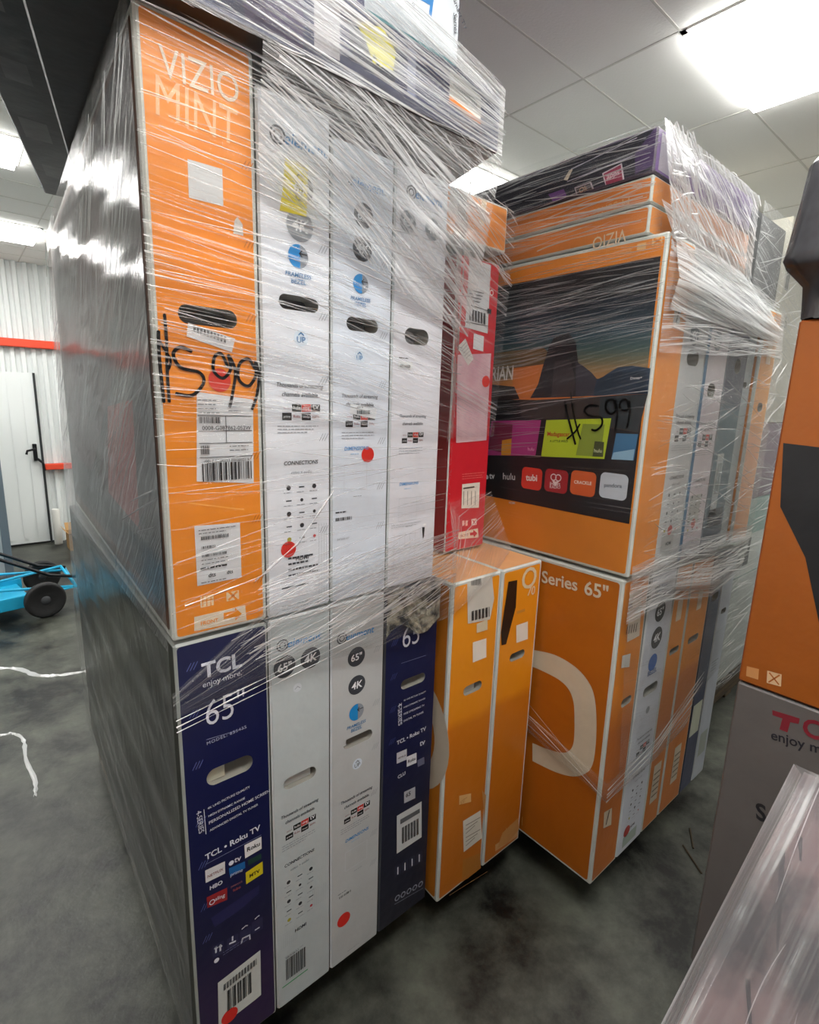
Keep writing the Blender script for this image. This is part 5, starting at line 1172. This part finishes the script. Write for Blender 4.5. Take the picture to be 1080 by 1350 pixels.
f.creases([(.058, 1.5, 1.35), (-.012, -.01, 1.25), (-.012, -.01, 1.72), (.058, 1.5, 1.85)], 120, cl, ang=(.25, .75), ln=(.15, .6), wd=(.0006, .0022), seed=10, out=.006)
f.creases([(.058, 1.5, 1.55), (-.012, -.01, 1.65), (-.012, -.01, 2.05), (.058, 1.45, 2.05)], 90, cl, ang=(.6, 1.15), ln=(.15, .6), wd=(.0006, .002), seed=11, out=.006)
f.make('side_film', r1)
# stack 2
r2 = wrap('clear stretch wrap around the screen-picture stack, white glare at its upper corner')
xl = 1.048; yf = -.302
f = Film(); f.sheet([[(xl, .55, 1.50), (xl, .1, 1.52), (xl, -.30, 1.60)], [(xl, .55, 1.95), (xl, .1, 1.95), (xl, -.30, 1.95)]], md_, seed=9, uvrot=-.06)
f.creases([(xl, .55, 1.62), (xl, -.30, 1.72), (xl, -.30, 1.93), (xl, .55, 1.93)], 150, cl, ang=(-.12, .05), ln=(.08, .4), wd=(.0005, .0018), seed=12)
f.make('side_film', r2)
f = Film(); f.sheet([[(xl, .55, 1.10), (xl, .1, 1.10), (xl, -.30, 1.10)], [(xl, .55, 1.50), (xl, .1, 1.52), (xl, -.30, 1.60)]], lt, seed=10, uvrot=.05)
f.fold([(xl-.002, .45, 1.515), (xl-.002, .1, 1.545), (xl-.002, -.30, 1.59)], .0010, cm, nn=(-1, 0, 0)); f.fold([(xl-.002, .45, 1.665), (xl-.002, .1, 1.70), (xl-.002, -.30, 1.765)], .0010, cm, nn=(-1, 0, 0))
f.creases([(xl, .5, 1.36), (xl, -.0, 1.40), (xl, .0, 1.56), (xl, .5, 1.52)], 50, cl, ang=(-.05, .1), ln=(.05, .3), wd=(.0005, .0015), seed=13)
f.make('side_film', r2)
f = Film(); f.sheet([[(xl, .6, 1.95), (xl, .1, 1.95), (xl, -.28, 1.95)], [(xl-.006, .6, 2.2), (xl-.006, .1, 2.2), (xl-.006, -.26, 2.19)]], md_, seed=11, uvrot=0)
f.creases([(xl-.002, .55, 1.97), (xl-.002, -.25, 1.97), (xl-.008, -.25, 2.18), (xl-.008, .55, 2.18)], 110, cm, ang=(-.15, .12), ln=(.08, .35), wd=(.0006, .0022), seed=14)
f.make('top_film', r2)
f = Film(); f.sheet([[(1.06, yf, 1.68), (1.4, yf, 1.70), (1.70, yf, 1.72), (1.97, yf, 1.74)], [(1.06, -.30, 1.96), (1.35, -.28, 1.96), (1.6, -.27, 1.93), (1.97, -.29, 1.88)]], hv, seed=12, uvrot=-.08, uoff=3)
f.creases([(1.10, yf, 1.70), (1.95, yf, 1.73), (1.9, -.29, 1.90), (1.08, -.30, 1.96)], 170, cm, ang=(-.15, .12), ln=(.08, .4), wd=(.0008, .0035), seed=15)
f.sheet([[(1.06, -.30, 1.955), (1.35, -.28, 1.955), (1.70, -.26, 1.93)], [(1.05, -.255, 2.195), (1.35, -.255, 2.195), (1.69, -.255, 2.19)]], hv, seed=13, uvrot=.4, uoff=6)
f.creases([(1.06, -.30, 1.955), (1.70, -.26, 1.93), (1.69, -.255, 2.19), (1.05, -.255, 2.19)], 120, cm, ang=(-.7, .1), ln=(.04, .2), wd=(.001, .0035), seed=16)
f.creases([(1.06, -.30, 1.9), (1.2, -.30, 1.9), (1.2, -.27, 2.19), (1.05, -.265, 2.19)], 90, cm, ang=(-1.5, .5), ln=(.03, .12), wd=(.0015, .005), seed=26)
f.sheet([[(1.075, -.308, 1.78), (1.3, -.310, 1.78), (1.6, -.308, 1.78), (1.90, -.306, 1.78)], [(1.075, -.322, 1.85), (1.3, -.325, 1.85), (1.6, -.32, 1.84), (1.90, -.31, 1.82)], [(1.085, -.30, 1.93), (1.3, -.285, 1.95), (1.6, -.27, 1.95), (1.80, -.27, 1.90)], [(1.07, -.26, 2.03), (1.25, -.255, 2.03), (1.5, -.252, 2.0), (1.66, -.252, 1.98)]], gl, seed=33, uvrot=.1, uoff=8)  # milky sheet added and tilted up to give the white glare
f.make('gathered_film', r2)
f = Film(); f.sheet([[(1.06, yf, 1.10), (1.4, yf, 1.08), (1.97, yf, 1.08)], [(1.06, yf, 1.68), (1.4, yf, 1.70), (1.97, yf, 1.74)]], lt, seed=14, uvrot=-.2, uoff=3)
f.creases([(1.10, yf, 1.12), (1.95, yf, 1.10), (1.95, yf, 1.68), (1.08, yf, 1.60)], 170, cl, ang=(-.35, .25), ln=(.08, .4), wd=(.0006, .002), seed=17)
f.make('front_film', r2)
f = Film(); f.sheet([[(1.055, -.305, .98), (1.3, -.305, .99), (1.65, -.305, .93), (1.91, -.302, .97)], [(1.06, yf, 1.14), (1.4, yf, 1.16), (1.97, yf, 1.14)]], hv, seed=16, uvrot=.05, uoff=4)
f.creases([(1.06, -.305, 1.0), (1.9, -.302, .97), (1.97, yf, 1.14), (1.06, yf, 1.14)], 160, cm, ang=(-.15, .25), ln=(.08, .4), wd=(.0006, .0025), seed=18)
f.make('seam_film', r2)
f = Film(); f.sheet([[(1.05, .3, .60), (1.050, -.31, .44), (1.35, -.31, .44), (1.60, -.305, .46)], [(1.05, .3, .66), (1.050, -.31, .50), (1.35, -.31, .52), (1.65, -.305, .62)]], md_, seed=17, uvrot=.0, uoff=2)
for a, b, c in ((.44, .475, .60), (.455, .50, .62), (.48, .52, .64), (.465, .49, .60)): f.fold([(1.05, -.312, a), (1.35, -.312, b), (1.68, -.308, c)], .0022, cm)
f.fold([(1.046, .20, .66), (1.046, -.05, .56), (1.046, -.30, .455)], .002, cm, nn=(-1, 0, 0)); f.fold([(1.046, .20, .74), (1.046, -.30, .46)], .0014, cl, nn=(-1, 0, 0))
f.make('lower_band', r2)
f = Film(); f.sheet([[(1.12, -.306, .5), (1.35, -.306, .5), (1.90, -.306, .62)], [(1.06, -.304, .98), (1.3, -.304, .99), (1.90, -.302, .95)]], lt, seed=18, uvrot=.1, uoff=2)
f.make('front_film', r2)
# stack 4
r4 = wrap('clear stretch wrap around the mixed boxes in the gap behind')
f = Film(); f.sheet([[(2.22, -.09, .15), (2.7, -.09, .15), (3.3, -.09, .15)], [(2.22, -.09, 1.2), (2.7, -.09, 1.2), (3.3, -.09, 1.2)]], md_, seed=20, uvrot=-.1)
f.creases([(2.22, -.09, .15), (3.0, -.09, .15), (3.0, -.09, 1.25), (2.22, -.09, 1.25)], 130, cm, ang=(-.2, .35), ln=(.15, .5), wd=(.001, .0045), seed=19)
f.sheet([[(2.22, -.09, 1.2), (2.7, -.09, 1.2), (3.3, -.09, 1.2)], [(2.22, -.09, 2.35), (2.7, -.09, 2.35), (3.3, -.09, 2.35)]], md_, seed=21, uvrot=.3)
f.creases([(2.22, -.09, 1.25), (3.0, -.09, 1.25), (3.0, -.09, 2.35), (2.22, -.09, 2.35)], 90, cm, ang=(-.1, .7), ln=(.15, .5), wd=(.001, .004), seed=20)
f.make('front_film', r4)
# foreground: leaning wrapped panel at the lower right
fb_ = bpy.data.objects.new('wrapped_bundle', None); COL.objects.link(fb_); tag(fb_, 'leaning bundle in milky wrap over dark print, lower right corner', 'bundle')
Pa, Pb = Vector((.66, -.775, 1.025)), Vector((.375, -.74, .745)); dv_ = (Pb-Pa); Pc = Pb+dv_*2.0
Pc.z = max(Pc.z, .02)
nr = Vector((0, -1, 0)); dpt = 1.0
inner = noise_mat('dusky_print', '#1a1620', '#6f5e5c', scale=5, rough=(.4, .6), bump=.2, lo=.42, hi=.58)
th = Vector((.22, 0, -.16)).normalized()*.14
mb = MB(); off = Vector((.012, 0, -.012))
V8 = []
for yy in (-.012, -dpt):
    for p in (Pa+off, Pc+off, Pc+off+th, Pa+off+th): V8.append(Vector((p.x, p.y+yy, max(p.z, .004))))
i = mb.mi(inner); mb.V = V8; mb.F = [[0, 1, 2, 3], [7, 6, 5, 4], [0, 4, 5, 1], [1, 5, 6, 2], [2, 6, 7, 3], [3, 7, 4, 0]]; mb.M = [i]*6
mb.build('leaning_box', fb_)
fg = film_mat('wrap_foreground', base=.12, streak=.60, thr=(.46, .60), milky=.6, scale=(.5, 32), pthr=(.3, .6), rough=.22, tint=(.92, .87, .90), bump=.35)
f = Film(); f.sheet([[Pc, Pb, (Pa+Pb)/2, Pa], [Pc+nr*dpt, Pb+nr*dpt, (Pa+Pb)/2+nr*dpt, Pa+nr*dpt]], fg, seed=30, uvrot=0, nu=50, nv=40, amp=.003)
f.make('film', fb_)
f = Film(); f.sheet([[Pc+th*1.2, Pb+th*1.2, Pa+th*1.2], [Pc, Pb, Pa]], fg, seed=31, nu=40, nv=8, amp=.002); f.make('film', fb_)

smk = plain('dark_smudge', '#1c1620', .5)
def onface(a, b, h=.003): return Pa+(Pc-Pa)*a+nr*b+off+(-th).normalized()*h
k_ = MB()
for (a0, b0, a1, b1, w_) in ((.075, .040, .10, .052, .003), (.10, .03, .20, .07, .0035), (.14, .05, .22, .05, .004), (.24, .055, .30, .09, .003)):
    P_, Q_ = onface(a0, b0), onface(a1, b1); s_ = (Q_-P_).cross(th).normalized()*w_
    k_.poly([P_-s_, Q_-s_*.4, Q_+s_*.4, P_+s_], smk)
k_.build('marker_strokes', fb_)
f = Film(); f.creases([Pc, Pa, Pa+nr*dpt, Pc+nr*dpt], 110, cm, ang=(-.08, .08), ln=(.05, .28), wd=(.0005, .0016), seed=40, out=.004)
f.make('film_creases', fb_)
